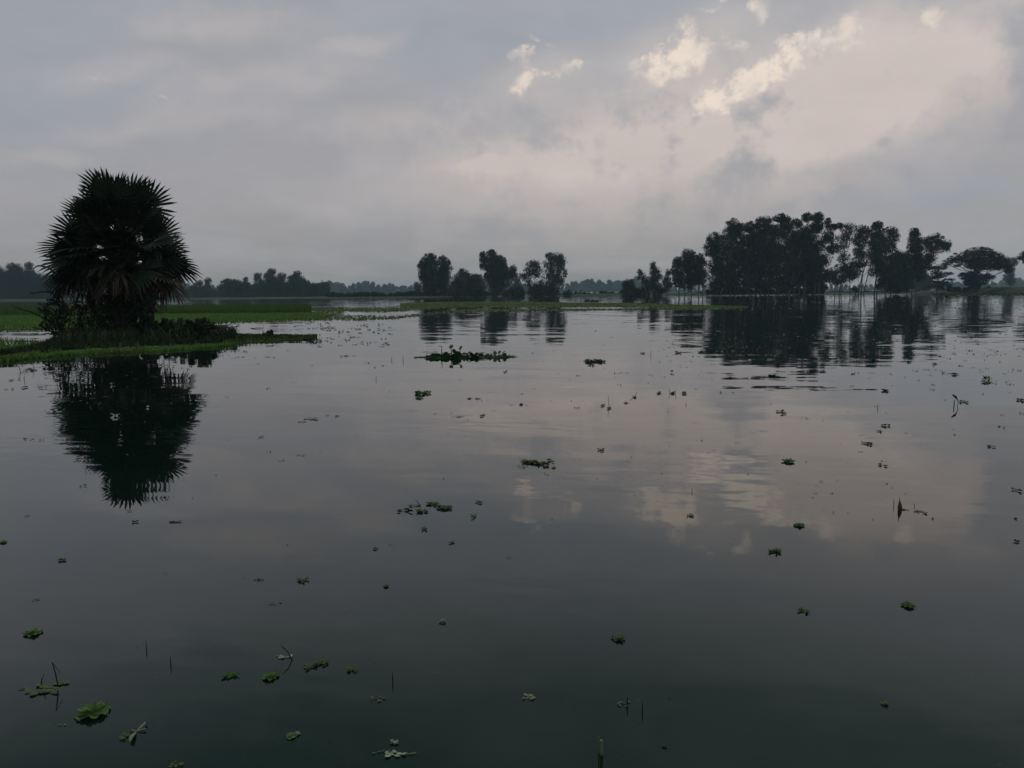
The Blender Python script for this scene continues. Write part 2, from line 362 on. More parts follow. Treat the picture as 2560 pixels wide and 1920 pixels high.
# ---------------------------------------------------------------- trees
def grow_tree(name, label, D, bx, lobes, kindm='euc', orient='droop', leaf=0.5, dens=1.0, trunks=None, group=None, cat='tree', bz=0.0, bark='bark', rtr=0.22, single=False, limbs=True):
    """lobes in photograph pixels (cx, cy, rx, ry), turned into metres at the depth D"""
    k = D / F
    b0 = at(bx, hz(bx), D); base = Vector((b0.x, D, bz))
    root = empty(name, base) if not single else None
    cr = MB()
    Lc = []
    for (cx, cy, rx, ry) in lobes:
        c = at(cx, cy, D) - base
        rxm, rym = rx * k * 1.26, ry * k * 1.2; rd = (rxm * .6 + rym * .4)
        c.y += (rs.rand() - .5) * rd * .9
        Lc.append((c, rxm, rym))
        vis = math.pi * rxm * rym
        nsub = max(9, int(10 + 3.6 * math.sqrt(vis)))
        n = int(dens * 4.2 * vis / (leaf * leaf * .45) + 30); per = max(4, n // nsub)
        nf = int(n * .75); pts = np.array(c) + unit(nf) * (rs.rand(nf, 1) ** .42) * [rxm * 1.08, rd * 1.08, rym * 1.08]
        cr.cards(leaf_cards(pts, leaf * .5, leaf * .26, orient), 4)
        for j in range(nsub):
            d = unit(1)[0]; rr = (0.12 + 0.86 * rs.rand() ** .55)
            sc = np.array([c.x, c.y, c.z]) + d * [rxm * rr, rd * rr, rym * rr]
            sr = (.20 + .30 * rs.rand() ** 1.5) * min(rxm, rym) + .2 * leaf
            pts = sc + unit(per) * (rs.rand(per, 1) ** .45) * sr * [1.15, 1.15, 1.0 if orient != 'flat' else .45]
            cr.cards(leaf_cards(pts, leaf * .62, leaf * .36, orient), 4)
    tk = MB()
    tops = sorted(Lc, key=lambda q: q[0].z)
    ztop = max(c.z for c, _, _ in Lc); zlow = min(c.z for c, _, _ in Lc)
    for (tx, top_x, w) in (trunks or [(bx, None, 1.0)]):
        p0 = at(tx, hz(tx), D) - base; p0.z = -0.6
        if top_x is None:
            m = max(Lc, key=lambda q: q[0].z)[0]; pt = Vector((m.x, m.y, m.z))
        else:
            pt = at(top_x, hz(top_x), D) - base; pt.z = ztop * .9
        pts = []; nseg = 7
        for i in range(nseg + 1):
            t = i / nseg
            pts.append((p0.x + (pt.x - p0.x) * t ** 1.3 + math.sin(t * 5 + tx) * .18 * k * 6, p0.y + (pt.y - p0.y) * t, p0.z + (pt.z - p0.z) * t))
        r0 = rtr * w
        tk.tube(pts, [r0 * (1.15 - .95 * i / nseg) for i in range(nseg + 1)], 6)
        if limbs:
            for (c, rx, ry) in Lc:
                t = min(.95, max(.25, (c.z - .9 * ry - .8) / max(pt.z, 1)))
                i = min(nseg - 1, int(t * nseg)); s0 = Vector(pts[i])
                e = Vector((c.x, c.y, c.z + ry * .2)); mid = s0.lerp(e, .5) + Vector((0, 0, -.08 * (e - s0).length))
                tk.tube([s0, mid, e], [r0 * .42, r0 * .26, r0 * .08], 4)
                for _ in range(3):
                    d = Vector(unit(1)[0]) ; d.z = abs(d.z) * .6
                    tk.tube([mid, e + Vector((d.x * rx * .7, d.y * rx * .7, d.z * ry * .6))], [r0 * .18, r0 * .05], 3)
    if single:
        me = MB(); 
        me.v = cr.v + tk.v; me.f = cr.f + [tuple(i + cr.n for i in f) for f in tk.f]; me.mi = cr.mi + [1] * len(tk.f); me.n = cr.n + tk.n
        o = me.build(name, [MT[kindm], MT[bark]], None, base)
        tag(o, label, cat, group); return o
    cr.build('crown', MT[kindm], root); tk.build('trunk', MT[bark], root)
    tag(root, label, cat, group)
    return root
T = grow_tree
exec_trees = True

MT['stub'] = mat('reed_stub_skin', (.16, .22, .12), (.10, .15, .075), .6, 40)
# ---- the flooded eucalyptus grove
GR = 'eucalyptus trees of the flooded grove'
def G(label, bx, lobes, D=297, trunks=None, dens=.9, kindm='euc', **kw):
    gw_ = 1.22 if bx > 2090 else (1.12 if bx < 1760 else 1.0)
    lobes = [(a, b, c * gw_, d * (1 + (gw_ - 1) * .5)) for a, b, c, d in lobes]
    return T('eucalyptus_tree', label, D, bx, lobes, kindm, 'droop', .42, dens, trunks, GR, 'tree', -.1, **kw)
G('short leafy tree at the near edge of the grove beside the pointed tree', 1697, [(1692, 655, 8, 12), (1690, 675, 9, 16), (1694, 700, 10, 15), (1700, 690, 7, 10)], 305)
G('pointed mid height tree with dense rounded crown, first full tree of the grove', 1716, [(1722, 640, 12, 14), (1715, 660, 16, 18), (1727, 680, 18, 22), (1722, 705, 18, 16)], 302, [(1712, 1716, .8), (1728, 1724, .8)])
G('mid height slim tree between the pointed tree and the tall mass of the grove', 1750, [(1750, 648, 8, 10), (1752, 668, 13, 18), (1752, 695, 15, 18)], 300, [(1746, 1748, .8), (1758, 1755, .7)])
G('airy tree with ragged rounded crown at the corner of the tall grove', 1790, [(1788, 600, 17, 17), (1778, 622, 15, 18), (1800, 630, 20, 20), (1793, 665, 20, 22), (1800, 700, 22, 20), (1790, 717, 20, 10)], 297, [(1790, 1788, 1), (1803, 1800, .8)], .8)
G('tall tree with a pointed tuft where the grove roof starts to rise', 1832, [(1832, 566, 14, 15), (1852, 572, 12, 12), (1828, 592, 20, 18), (1835, 630, 22, 24), (1835, 670, 24, 24), (1835, 705, 24, 16), (1830, 720, 22, 11)], 299, [(1827, 1830, 1), (1838, 1850, .8)])
G('tall dense tree with two small round tops beside the pointed tuft', 1880, [(1873, 570, 12, 12), (1892, 566, 9, 9), (1878, 595, 20, 20), (1882, 635, 24, 26), (1880, 680, 26, 26), (1878, 712, 24, 14), (1862, 650, 14, 24)], 296, [(1874, 1875, 1), (1888, 1890, .9)])
G('tall tree with a flat domed top in the densest part of the grove', 1912, [(1912, 552, 16, 11), (1920, 575, 20, 16), (1912, 605, 24, 22), (1915, 645, 26, 26), (1915, 690, 26, 24), (1912, 716, 24, 12), (1897, 600, 12, 20)], 300, [(1902, 1910, .9), (1911, 1914, 1), (1922, 1925, .8)])
G('broad domed tree at the middle of the tall grove roof', 1955, [(1953, 546, 17, 9), (1968, 556, 16, 12), (1955, 583, 26, 20), (1955, 625, 28, 26), (1960, 670, 28, 26), (1955, 705, 26, 16), (1950, 719, 24, 10), (1935, 640, 14, 26)], 294, [(1947, 1950, 1), (1958, 1962, 1.1), (1966, 1970, .8)])
G('dense tree filling the dip behind the thick pale trunk', 1996, [(1992, 560, 11, 11), (2000, 588, 18, 20), (2003, 640, 20, 26), (1998, 685, 22, 24), (1990, 705, 20, 14), (1985, 610, 14, 20), (1980, 660, 14, 26)], 301, [(1985, 1990, .8), (1998, 2000, 1)])
G('tallest tree of the grove with feathery twin tops and thick pale trunk', 1972, [(2021, 544, 12, 10), (2042, 543, 13, 10), (2045, 563, 14, 14), (2028, 578, 18, 16), (2030, 613, 22, 22), (2030, 655, 20, 24), (2028, 697, 20, 22), (2012, 660, 14, 26), (2016, 610, 14, 20)], 292, [(1972, 2018, 1.6), (2010, 2020, 1.1)])
G('tall tree at the end of the high roof with an outward leaning tuft', 2048, [(2069, 555, 7, 8), (2080, 568, 13, 8), (2097, 566, 9, 7), (2070, 593, 14, 14), (2078, 622, 11, 13), (2062, 652, 15, 16)], 298, [(2036, 2050, 1), (2047, 2062, .9)], .8)
G('dark lower tree with a thick trunk under the leaning tuft', 2036, [(2045, 690, 16, 20), (2062, 690, 12, 14), (2040, 712, 16, 14), (2030, 722, 14, 9), (2055, 718, 12, 8)], 303, [(2034, 2040, 1.4), (2052, 2055, .8)])
G('sparse see through tree with a pinkish feathery crown after the high roof', 2098, [(2121, 574, 13, 12), (2112, 596, 14, 13), (2104, 620, 12, 11), (2110, 645, 10, 11)], 300, [(2098, 2112, .9)], .42, 'thin')
G('low spreading tree under the sparse feathery crown', 2093, [(2078, 686, 14, 12), (2092, 700, 14, 10), (2112, 672, 16, 12), (2126, 690, 13, 13)], 296, [(2086, 2085, .7), (2103, 2110, .8), (2126, 2124, .7)], .75)
G('slim airy tree with a tall narrow crown before the leaning trunks', 2150, [(2155, 575, 10, 10), (2150, 600, 12, 16), (2150, 630, 12, 14), (2148, 658, 13, 12), (2140, 680, 10, 10)], 298, [(2154, 2154, .9)], .7)
G('bushy topped tree on two leaning bare trunks', 2145, [(2193, 563, 9, 8), (2190, 583, 16, 14), (2200, 610, 20, 18), (2190, 642, 18, 20), (2197, 672, 16, 16)], 295, [(2145, 2188, 1), (2160, 2192, .8), (2186, 2196, 1.1)], .95)
G('tree with a small drooping side crown behind the bushy topped tree', 2196, [(2227, 578, 11, 9), (2238, 592, 9, 9), (2224, 612, 11, 14), (2240, 640, 10, 13)], 301, [(2192, 2222, 1)], .7)
G('very dark dense low tree like a rounded thicket in the flooded grove', 2238, [(2243, 652, 15, 14), (2232, 682, 24, 20), (2236, 712, 27, 15), (2262, 690, 17, 18), (2262, 650, 11, 15), (2255, 715, 16, 12)], 293, [(2212, 2228, .8), (2228, 2236, .9), (2240, 2244, .9), (2268, 2262, .8)], 1.5)
G('tall drooping tree with a round top at the outer side of the grove', 2283, [(2288, 580, 8, 9), (2288, 600, 12, 14), (2285, 625, 13, 16), (2290, 652, 13, 16), (2284, 682, 13, 18)], 299, [(2280, 2287, 1)], .85)
G('outermost grove tree leaning outward with hanging leafy boughs', 2288, [(2313, 605, 9, 9), (2338, 595, 12, 8), (2352, 611, 14, 10), (2366, 616, 7, 10), (2332, 620, 15, 12), (2325, 645, 13, 14), (2311, 664, 13, 13), (2300, 686, 11, 12)], 296, [(2288, 2340, .9)], .7)
# ---- smaller trees between the bank and the grove
SR = 'small trees on the embankment before the grove'
def Sm(label, bx, lobes, D=345, dens=.8, trunks=None, orient='droop', name='small_tree', kindm='euc'):
    return T(name, label, D, bx, lobes, kindm, orient, .42, dens, trunks, SR, 'tree', .1)
Sm('rounded dark bushy tree alone at the water edge of the embankment', 1568, [(1570, 712, 11, 12), (1567, 730, 13, 11), (1577, 722, 9, 12)], 350, 1.1)
Sm('thin tree with a bent tuft next to the taller cone shaped tree', 1619, [(1599, 679, 5, 6), (1604, 690, 9, 8), (1615, 705, 9, 13), (1622, 722, 8, 10)], 345, .6)
Sm('cone shaped airy tree standing above the embankment', 1634, [(1632, 664, 7, 9), (1638, 680, 12, 12), (1645, 694, 9, 7), (1635, 700, 11, 13), (1638, 717, 13, 12)], 342, .65, [(1625, 1630, .8), (1640, 1638, .8)])
Sm('small slender tree between the cone shaped tree and the grove', 1667, [(1672, 682, 6, 8), (1667, 698, 8, 10), (1673, 712, 8, 7), (1660, 708, 5, 8)], 338, .6)
# ---- the scattered trees across the water in the middle
CG = 'scattered trees across the water in the middle'
def Cm(label, bx, lobes, D=385, dens=.95, trunks=None, name='broadleaf_tree', kindm='euc', orient='droop', leaf=.5, bz=.1):
    lobes = [(a, b, c * 1.12, d * 1.06) for a, b, c, d in lobes]
    return T(name, label, D, bx, lobes, kindm, orient, leaf, dens, trunks, CG, 'tree', bz)
Cm('tall round topped tree, higher half of the twin crowned pair', 1077, [(1074, 651, 13, 14), (1058, 668, 10, 12), (1064, 690, 12, 14), (1080, 675, 15, 22), (1078, 705, 19, 22), (1075, 724, 13, 12)], 385)
Cm('slightly lower tree, lesser half of the twin crowned pair', 1106, [(1108, 655, 12, 11), (1116, 672, 10, 15), (1105, 690, 14, 18), (1110, 712, 14, 18)], 388)
Cm('low pointed bushy tree beside the twin crowned pair', 1152, [(1157, 682, 10, 9), (1153, 700, 17, 14), (1150, 720, 20, 17)], 392)
Cm('low dome shaped dense tree beside the low pointed one', 1180, [(1180, 698, 15, 10), (1184, 715, 17, 16), (1178, 728, 18, 11)], 386, 1.2)
Cm('tall solid tree with two horn like tops', 1243, [(1208, 640, 7, 9), (1211, 658, 9, 14), (1230, 634, 9, 8), (1232, 650, 12, 13), (1248, 655, 13, 14), (1258, 668, 8, 12), (1241, 677, 21, 18), (1235, 694, 17, 18), (1241, 714, 15, 17)], 384, 1.2)
Cm('small airy tree leaning out from the two horned tall tree', 1262, [(1281, 674, 9, 8), (1275, 690, 13, 13), (1262, 704, 12, 13), (1284, 688, 6, 10)], 387, .6)
Cm('airy lacy tree with a bare forked trunk, lower of the lacy pair', 1327, [(1330, 661, 11, 8), (1342, 662, 9, 8), (1324, 678, 12, 11), (1316, 693, 10, 8), (1304, 690, 6, 7), (1342, 680, 12, 13), (1322, 708, 8, 7)], 384, .42, [(1327, 1322, 1.2), (1331, 1340, .8)], kindm='euc')
Cm('taller lacy tree with ragged rounded crown and hanging side bough', 1382, [(1373, 640, 9, 7), (1390, 645, 13, 11), (1403, 650, 8, 11), (1377, 664, 13, 14), (1399, 670, 10, 17), (1380, 690, 16, 15), (1385, 714, 16, 18), (1413, 682, 5, 9), (1406, 704, 5, 10)], 386, .55, [(1382, 1380, 1.2), (1392, 1396, .8)])
def shrub(label, bx, lobes, D, group, kindm='euc', dens=1.3, bz=.1, leaf=.45, name='shrub'):
    return T(name, label, D, bx, lobes, kindm, 'any', leaf, dens, [(bx, bx, .5)], group, 'shrub', bz, 'bark_dark')
CB = 'low shrubs at the far water edge'
shrub('low rounded shrub at the foot of the dome shaped tree', 1203, [(1198, 733, 16, 8), (1212, 736, 10, 5)], 383, CB)
shrub('small shrub under the trunk of the two horned tall tree', 1232, [(1231, 735, 14, 6)], 381, CB)
shrub('wide dark shrub mound under the small airy leaning tree', 1285, [(1290, 729, 19, 10), (1270, 735, 18, 7), (1303, 735, 9, 6)], 383, CB)
shrub('tall solid thicket wrapped round the bases of the lacy pair', 1350, [(1352, 720, 24, 14), (1335, 731, 14, 9), (1368, 732, 22, 9)], 383, CB, dens=1.7)
shrub('small hump of a shrub on the thin strip of land after the lacy pair', 1419, [(1419, 734, 11, 7)], 397, CB, bz=.4)
shrub('low dark shrub on the thin strip of land before the lone bushy tree', 1508, [(1507, 733, 8, 5), (1520, 736, 9, 3)], 400, CB, bz=.4)
shrub('second low shrub further along the strip of land towards the lone bushy tree', 1533, [(1533, 735, 9, 4), (1545, 737, 7, 3)], 400, CB, bz=.4)
shrub('long flat topped thicket between the lone bushy tree and the thin tree', 1600, [(1592, 732, 12, 9), (1606, 729, 12, 10), (1616, 733, 8, 7)], 350, CB)
shrub('low shrub on the embankment under the small slender tree', 1655, [(1650, 728, 9, 6), (1660, 725, 9, 6), (1640, 735, 9, 6)], 350, CB)
shrub('round dark shrub at the water edge between two grove trunks near the gap', 2140, [(2138, 724, 7, 6)], 330, CB)
shrub('small round shrub in the gap of the grove by the thick trunk', 2003, [(2000, 728, 10, 7), (2012, 732, 8, 5)], 340, CB)
shrub('tall rounded bluish thicket beyond the layered small tree', 2306, [(2306, 700, 15, 14), (2300, 715, 18, 12), (2316, 715, 10, 10)], 560, CB, 'far')
# ---- the rain tree and its neighbours
def flat_tree(name, label, D, bx, lobes, dens, trunks, kindm='rain'):
    return T(name, label, D, bx, lobes, kindm, 'flat', .42, dens, trunks, None, 'tree', .3, 'bark_dark', .34)
flat_tree('rain_tree', 'broad umbrella shaped tree with a dark flat layered crown on the bank', 345, 2436,
    [(2455, 629, 28, 10), (2430, 637, 28, 9), (2402, 645, 24, 6), (2385, 652, 19, 5), (2368, 660, 11, 3.5), (2480, 640, 24, 10), (2500, 652, 18, 11), (2512, 664, 16, 8), (2524, 675, 11, 6),
     (2468, 655, 34, 11), (2438, 654, 30, 9), (2490, 668, 22, 8), (2455, 668, 24, 7), (2430, 666, 18, 6), (2411, 690, 12, 8), (2430, 688, 16, 9), (2452, 696, 20, 11), (2425, 700, 16, 10), (2466, 694, 14, 8), (2440, 709, 20, 9), (2388, 634, 4, 2), (2395, 664, 8, 3)], 2.2,
    [(2437, 2430, 1.2), (2432, 2448, .9)])
flat_tree('young_tree', 'small dark tree with open layered boughs beside the umbrella shaped tree', 338, 2343,
    [(2333, 671, 17, 5), (2352, 668, 15, 6), (2340, 680, 12, 4), (2367, 684, 13, 4), (2332, 695, 14, 4), (2356, 690, 12, 4), (2374, 699, 13, 3), (2340, 705, 15, 4), (2360, 708, 12, 4), (2330, 716, 12, 4), (2372, 713, 8, 3), (2345, 688, 12, 7), (2345, 712, 14, 6)], 1.5, [(2343, 2342, .5)])
T('broadleaf_tree', 'faint hazy slender tree on a thin trunk behind the umbrella shaped tree', 640, 2527, [(2528, 656, 11, 10), (2527, 676, 9, 12), (2526, 694, 11, 12), (2528, 705, 7, 9)], 'far', 'droop', .6, .8, None, None, 'tree', .4)
T('eucalyptus_tree', 'tree cut by the photo edge, only its leafy boughs reach in', 330, 2592, [(2561, 641, 12, 10), (2552, 646, 5, 4), (2575, 635, 14, 12), (2590, 655, 18, 20), (2595, 620, 14, 14), (2562, 655, 6, 4)], 'euc', 'droop', .42, .6, None, None, 'tree', .5)
# ---- trees on the far shore to the left
LG = 'trees on the far shore behind the rice'
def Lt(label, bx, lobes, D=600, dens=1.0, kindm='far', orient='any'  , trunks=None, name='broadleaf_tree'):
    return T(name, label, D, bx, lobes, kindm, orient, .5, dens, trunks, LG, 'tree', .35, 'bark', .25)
Lt('outermost tree of the far wood beside the palm, cut by the photo edge', 0, [(3, 692, 11, 14), (-8, 680, 14, 18), (0, 720, 20, 22), (8, 735, 14, 14)])
Lt('tall full tree of the far wood beside the palm with a grey green crown', 42, [(38, 672, 13, 12), (25, 694, 14, 14), (48, 690, 18, 20), (42, 715, 24, 22), (30, 732, 20, 15), (55, 738, 18, 13)])
Lt('tree of the far wood with a small tuft on top, nearest the palm', 76, [(72, 665, 8, 8), (76, 682, 12, 10), (68, 702, 14, 14), (82, 715, 18, 18), (75, 735, 20, 14), (92, 695, 10, 12)])
Lt('tree of the far wood partly behind the palm fronds', 108, [(108, 702, 14, 16), (102, 722, 18, 16), (118, 728, 16, 18), (98, 740, 18, 10)])
Lt('tall far tree showing only between the fronds of the palm', 150, [(150, 705, 20, 18), (145, 728, 24, 18)])
Lt('small round crowned tree just past the palm fronds', 519, [(519, 704, 7, 9), (519, 722, 8, 12)], 620)
Lt('lower hazy tree behind the tips of the palm fronds', 497, [(498, 708, 7, 7), (492, 728, 16, 14), (480, 735, 16, 12)], 615)
Lt('low shrubby tree between the palm and the flat domed tree', 537, [(535, 735, 17, 11), (522, 740, 14, 8)], 600)
Lt('wide flat domed tree like an umbrella on the far shore', 583, [(583, 708, 22, 9), (566, 717, 18, 10), (600, 716, 20, 11), (583, 728, 30, 14), (575, 740, 24, 8), (598, 740, 20, 8)], 590, 1.3)
Lt('small tufted tree between the flat domed tree and the open crowned group', 617, [(615, 700, 5, 6), (617, 716, 8, 9), (622, 730, 14, 13), (610, 740, 14, 8)], 600)
Lt('slim tree with a round tuft leaning out of the open crowned group', 648, [(645, 690, 8, 8), (639, 698, 4, 4), (650, 708, 11, 10), (645, 728, 15, 17)], 592, .9)
Lt('tallest open crowned tree of the group behind the rice', 677, [(680, 679, 9, 7), (668, 688, 8, 7), (679, 698, 14, 13), (672, 720, 18, 18), (680, 738, 18, 9)], 588, .9)
Lt('open crowned tree with low shoulders in the middle of the group behind the rice', 706, [(704, 692, 9, 9), (700, 706, 13, 11), (708, 726, 18, 16), (704, 738, 18, 9)], 592, .9)
Lt('open crowned tree with a small pointed side tuft in the group behind the rice', 727, [(728, 698, 8, 10), (722, 712, 12, 12), (732, 728, 16, 14)], 588, .9)
Lt('tree with a square topped tuft beside the spreading shoulder of the group', 746, [(744, 684, 8, 6), (738, 692, 8, 6), (747, 702, 13, 11), (744, 722, 16, 16), (752, 738, 16, 8)], 590, .9)
Lt('spreading shoulder tree where the group behind the rice slopes down', 764, [(752, 705, 14, 8), (765, 710, 10, 9), (762, 728, 14, 16)], 586, 1.1)
Lt('low dense dark tree at the end of the shore wood, first of two', 792, [(790, 718, 13, 9), (786, 733, 16, 12)], 582, 1.4)
Lt('low dense rounded tree closing the shore wood at its open end', 810, [(808, 717, 12, 10), (812, 732, 12, 12), (800, 738, 15, 8)], 580, 1.5)
Lt('small lone hazy tree standing in front of the twin crowned pair', 1043, [(1043, 716, 7, 9), (1044, 730, 7, 9)], 580)
Lt('small hazy cone shaped tree far behind the two horned tall tree', 1293, [(1293, 702, 6, 10), (1294, 716, 10, 12), (1296, 728, 12, 10)], 640)
Lt('leafless looking small hazy tree far behind the dome shaped tree', 1196, [(1196, 692, 8, 6), (1200, 702, 12, 8), (1198, 716, 16, 14)], 640)
# undergrowth along the far shore
def hedge(name, label, px0, px1, D, prof, leaf=.5, dens=1.0, m='far', orient='any', step=9, bz=.3, cat='undergrowth'):
    cr = MB(); k = D / F
    x = px0
    o = at((px0 + px1) / 2, 733, D); o = Vector((o.x, D, bz))
    while x < px1:
        top = prof(x) + rs.randn() * 1.2; p = at(x, top, D); h = max(.5, p.z - bz); rx = step * .75 * k
        c = np.array([p.x - o.x, (rs.rand() - .5) * rx * 2, h * .5])
        n = int(dens * 12 * rx * h / (leaf * leaf * .5)) + 12
        pts = c + unit(n) * (rs.rand(n, 1) ** .4) * [rx, rx * .7, h * .52]
        cr.cards(leaf_cards(pts, leaf * .62, leaf * .36, orient), 4)
        x += step * (.7 + .6 * rs.rand())
    ob = cr.build(name, MT[m], None, o); tag(ob, label, cat, kind='stuff'); return ob
hedge('undergrowth', 'dark mass of bushes under the trees along the far shore behind the rice', -60, 822, 580, lambda x: 735 + 3 * math.sin(x * .05) + (6 if 530 < x < 545 else 0), dens=1.3)
hedge('shore_reeds', 'thin band of dark reeds along the far shore in the middle', 822, 1200, 402, lambda x: 730 + 2 * math.sin(x * .06) - 0.0085 * (x - 1000), leaf=.5, dens=1.0, m='dgrass', orient='up', cat='reeds')
hedge('grove_undergrowth', 'dark tangle of undergrowth behind the trunks of the flooded grove', 1772, 2062, 318, lambda x: 722 + 4 * math.sin(x * .05), leaf=.42, dens=1.3, m='euc')
hedge('embankment_scrub', 'low dark scrub along the top of the embankment behind the grove', 1400, 2300, 404, lambda x: (731 if x < 1780 else 733) + 1.2 * math.sin(x * .06) - .0085 * (x - 1700), leaf=.4, dens=1.0, m='euc', bz=.6, cat='scrub')
hedge('bank_shrubs', 'dark scrub topping the bank under the umbrella shaped tree', 2348, 2480, 352, lambda x: 716 + 2 * math.sin(x * .1), leaf=.35, dens=1.2, m='euc', cat='scrub')
# ---- faint wood on the horizon
protos = []
for i in range(9):
    D0 = 1000; r = random.Random(50 + i)
    H = 34; lob = []
    nl = 4 + i % 3
    for j in range(nl):
        yy = 733 - 8 - j * (H - 8) / nl; lob.append((1280 + r.uniform(-4, 4), yy, r.uniform(7, 11) * (1 - .55 * j / nl), (H / nl) * .85))
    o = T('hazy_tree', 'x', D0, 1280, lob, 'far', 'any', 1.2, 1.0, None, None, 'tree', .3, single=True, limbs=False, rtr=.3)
    protos.append([o, False])
prof = [(-100, 700), (40, 705), (200, 700), (440, 706), (520, 712), (700, 708), (800, 706), (828, 697), (845, 700), (862, 708), (880, 711), (905, 700), (930, 699), (950, 715), (967, 703), (978, 702), (990, 711), (1015, 714), (1040, 702),
        (1060, 712), (1130, 712), (1200, 712), (1260, 700), (1300, 704), (1340, 716), (1410, 715), (1433, 698), (1447, 702), (1470, 695), (1480, 697), (1490, 694), (1505, 703), (1520, 698), (1534, 704), (1547, 697), (1570, 700), (1586, 686), (1605, 694), (1640, 704),
        (1700, 712), (1800, 714), (2000, 712), (2200, 708), (2290, 700), (2320, 696), (2360, 700), (2440, 702), (2490, 700), (2560, 694), (2660, 696)]
x = -90.0; cnt = 0
hr = random.Random(5)
while x < 2650:
    if not (230 < x < 400 or 1790 < x < 1985 or 2215 < x < 2265):
        D = 1500 + hr.random() * 400
        ztop = at(x, interp(x, prof) + hr.uniform(-1.5, 5), D).z
        pr = protos[cnt % 9]; src = pr[0]
        zh = (34 + 8) * 1000 / F * .92
        if not pr[1]: o = src; pr[1] = True
        else: o = src.copy(); COL.objects.link(o)
        s = (ztop - .3) / zh
        p = at(x, 733, D)
        o.location = (p.x, D, .3); o.scale = (s * hr.uniform(.95, 1.5), s, s); o.rotation_euler = (0, 0, hr.random() * 6.28)
        if x < 820: lb, gp = 'hazy grey tree of the faint wood seen behind the shore trees and the palm', 'faint horizon trees behind the rice'
        elif x < 1050: lb, gp = 'pale hazy tree on the horizon between the shore wood and the twin crowned pair', 'faint horizon trees before the twin crowned pair'
        elif x < 1410: lb, gp = 'pale hazy tree on the horizon seen between the scattered middle trees', 'faint horizon trees among the middle trees'
        elif x < 1660: lb, gp = 'pale hazy tree on the horizon between the lacy pair and the cone shaped tree', 'faint horizon trees before the grove'
        elif x < 2270: lb, gp = 'pale hazy tree on the horizon showing through the gaps of the flooded grove', 'faint horizon trees behind the grove'
        else: lb, gp = 'bluish hazy tree on the horizon behind the umbrella shaped tree', 'faint horizon trees behind the bank'
        tag(o, lb, 'tree', gp); cnt += 1
    x += hr.uniform(8, 15)
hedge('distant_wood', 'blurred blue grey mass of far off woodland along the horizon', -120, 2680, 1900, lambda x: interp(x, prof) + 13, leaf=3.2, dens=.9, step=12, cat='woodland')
# two posts on the thin strip of land
for px, hh, lb in ((1439, 12, 'short dark forked post on the strip of land, nearer the hump of shrub'), (1452, 13, 'slightly taller dark post with a crossbar on the strip of land')):
    p = at(px, 740, 400); k = 400 / F; b = MB()
    b.tube([(0, 0, -.5), (.05, 0, hh * k * .6), (0, 0, hh * k)], [.2, .17, .12], 6)
    b.tube([(-.55, 0, hh * k * .72), (.55, 0, hh * k * .8)], [.1, .1], 5)
    if px == 1439: b.tube([(0, 0, hh * k * .5), (.5, 0, hh * k * .95)], [.16, .1], 5)
    tag(b.build('post', MT['bark_dark'], None, (p.x, 400, .45)), lb, 'post', 'posts on the strip of land')
# ---------------------------------------------------------------- the palm islet
FRONT = [(-700, 960), (-150, 918), (0, 905), (110, 893), (200, 886), (300, 882), (430, 876), (520, 870), (560, 866), (600, 859), (700, 853), (800, 846)]
BACK = [(-700, 942), (-150, 900), (0, 890), (60, 880), (110, 868), (135, 852), (200, 838), (300, 830), (430, 824), (540, 829), (600, 839), (700, 841), (800, 842)]
HT = [(-700, .05), (0, .07), (100, .08), (200, .12), (300, .15), (430, .13), (540, .10), (600, .05), (800, .03)]
def islet(px, t):
    f = gnd(px, interp(px, FRONT)); k = gnd(px, interp(px, BACK))
    p = f.lerp(k, t); z = interp(px, HT) * max(0, math.sin(math.pi * min(1, max(0, t)))) ** .6
    wob = .16 * math.sin(px * .09) + .12 * math.sin(px * .23 + 1) + .07 * math.sin(px * .61 + 2)
    return Vector((p.x, p.y + wob * (1 - t) * 1.5, z - .02))
b = MB(); xs = list(range(-700, 741, 12)); ts = [-.06, 0, .04, .1, .2, .35, .5, .65, .8, .9, .96, 1, 1.06]
V = []
for px in xs:
    for t in ts:
        p = islet(px, t); 
        if t < 0 or t > 1: p.z = -.35
        else: p.z += .03 * math.sin(px * .31 + t * 9) * math.sin(math.pi * t)
        V.append(tuple(p))
m_ = len(ts)
b.add(V, [(i * m_ + j, (i + 1) * m_ + j, (i + 1) * m_ + j + 1, i * m_ + j + 1) for i in range(len(xs) - 1) for j in range(m_ - 1)])
tag(b.build('islet', MT['soil'], smooth=True), kind='structure')

def grass_obj(name, label, pts, h, w, m, lean=.3, m2=None, cat='grass', loc=None):
    b = MB(); q, t = blades(pts, h, w, lean); b.cards(q, 4); b.cards(t, 3, 1 if m2 else 0)
    o = b.build(name, [MT[m]] + ([MT[m2]] if m2 else [])); tag(o, label, cat, kind='stuff'); return o
def scatter_islet(n, x0, x1, t0, t1):
    P = []
    for _ in range(n):
        px = x0 + (x1 - x0) * rs.rand(); t = t0 + (t1 - t0) * rs.rand(); P.append(tuple(islet(px, t)))
    return np.array(P)
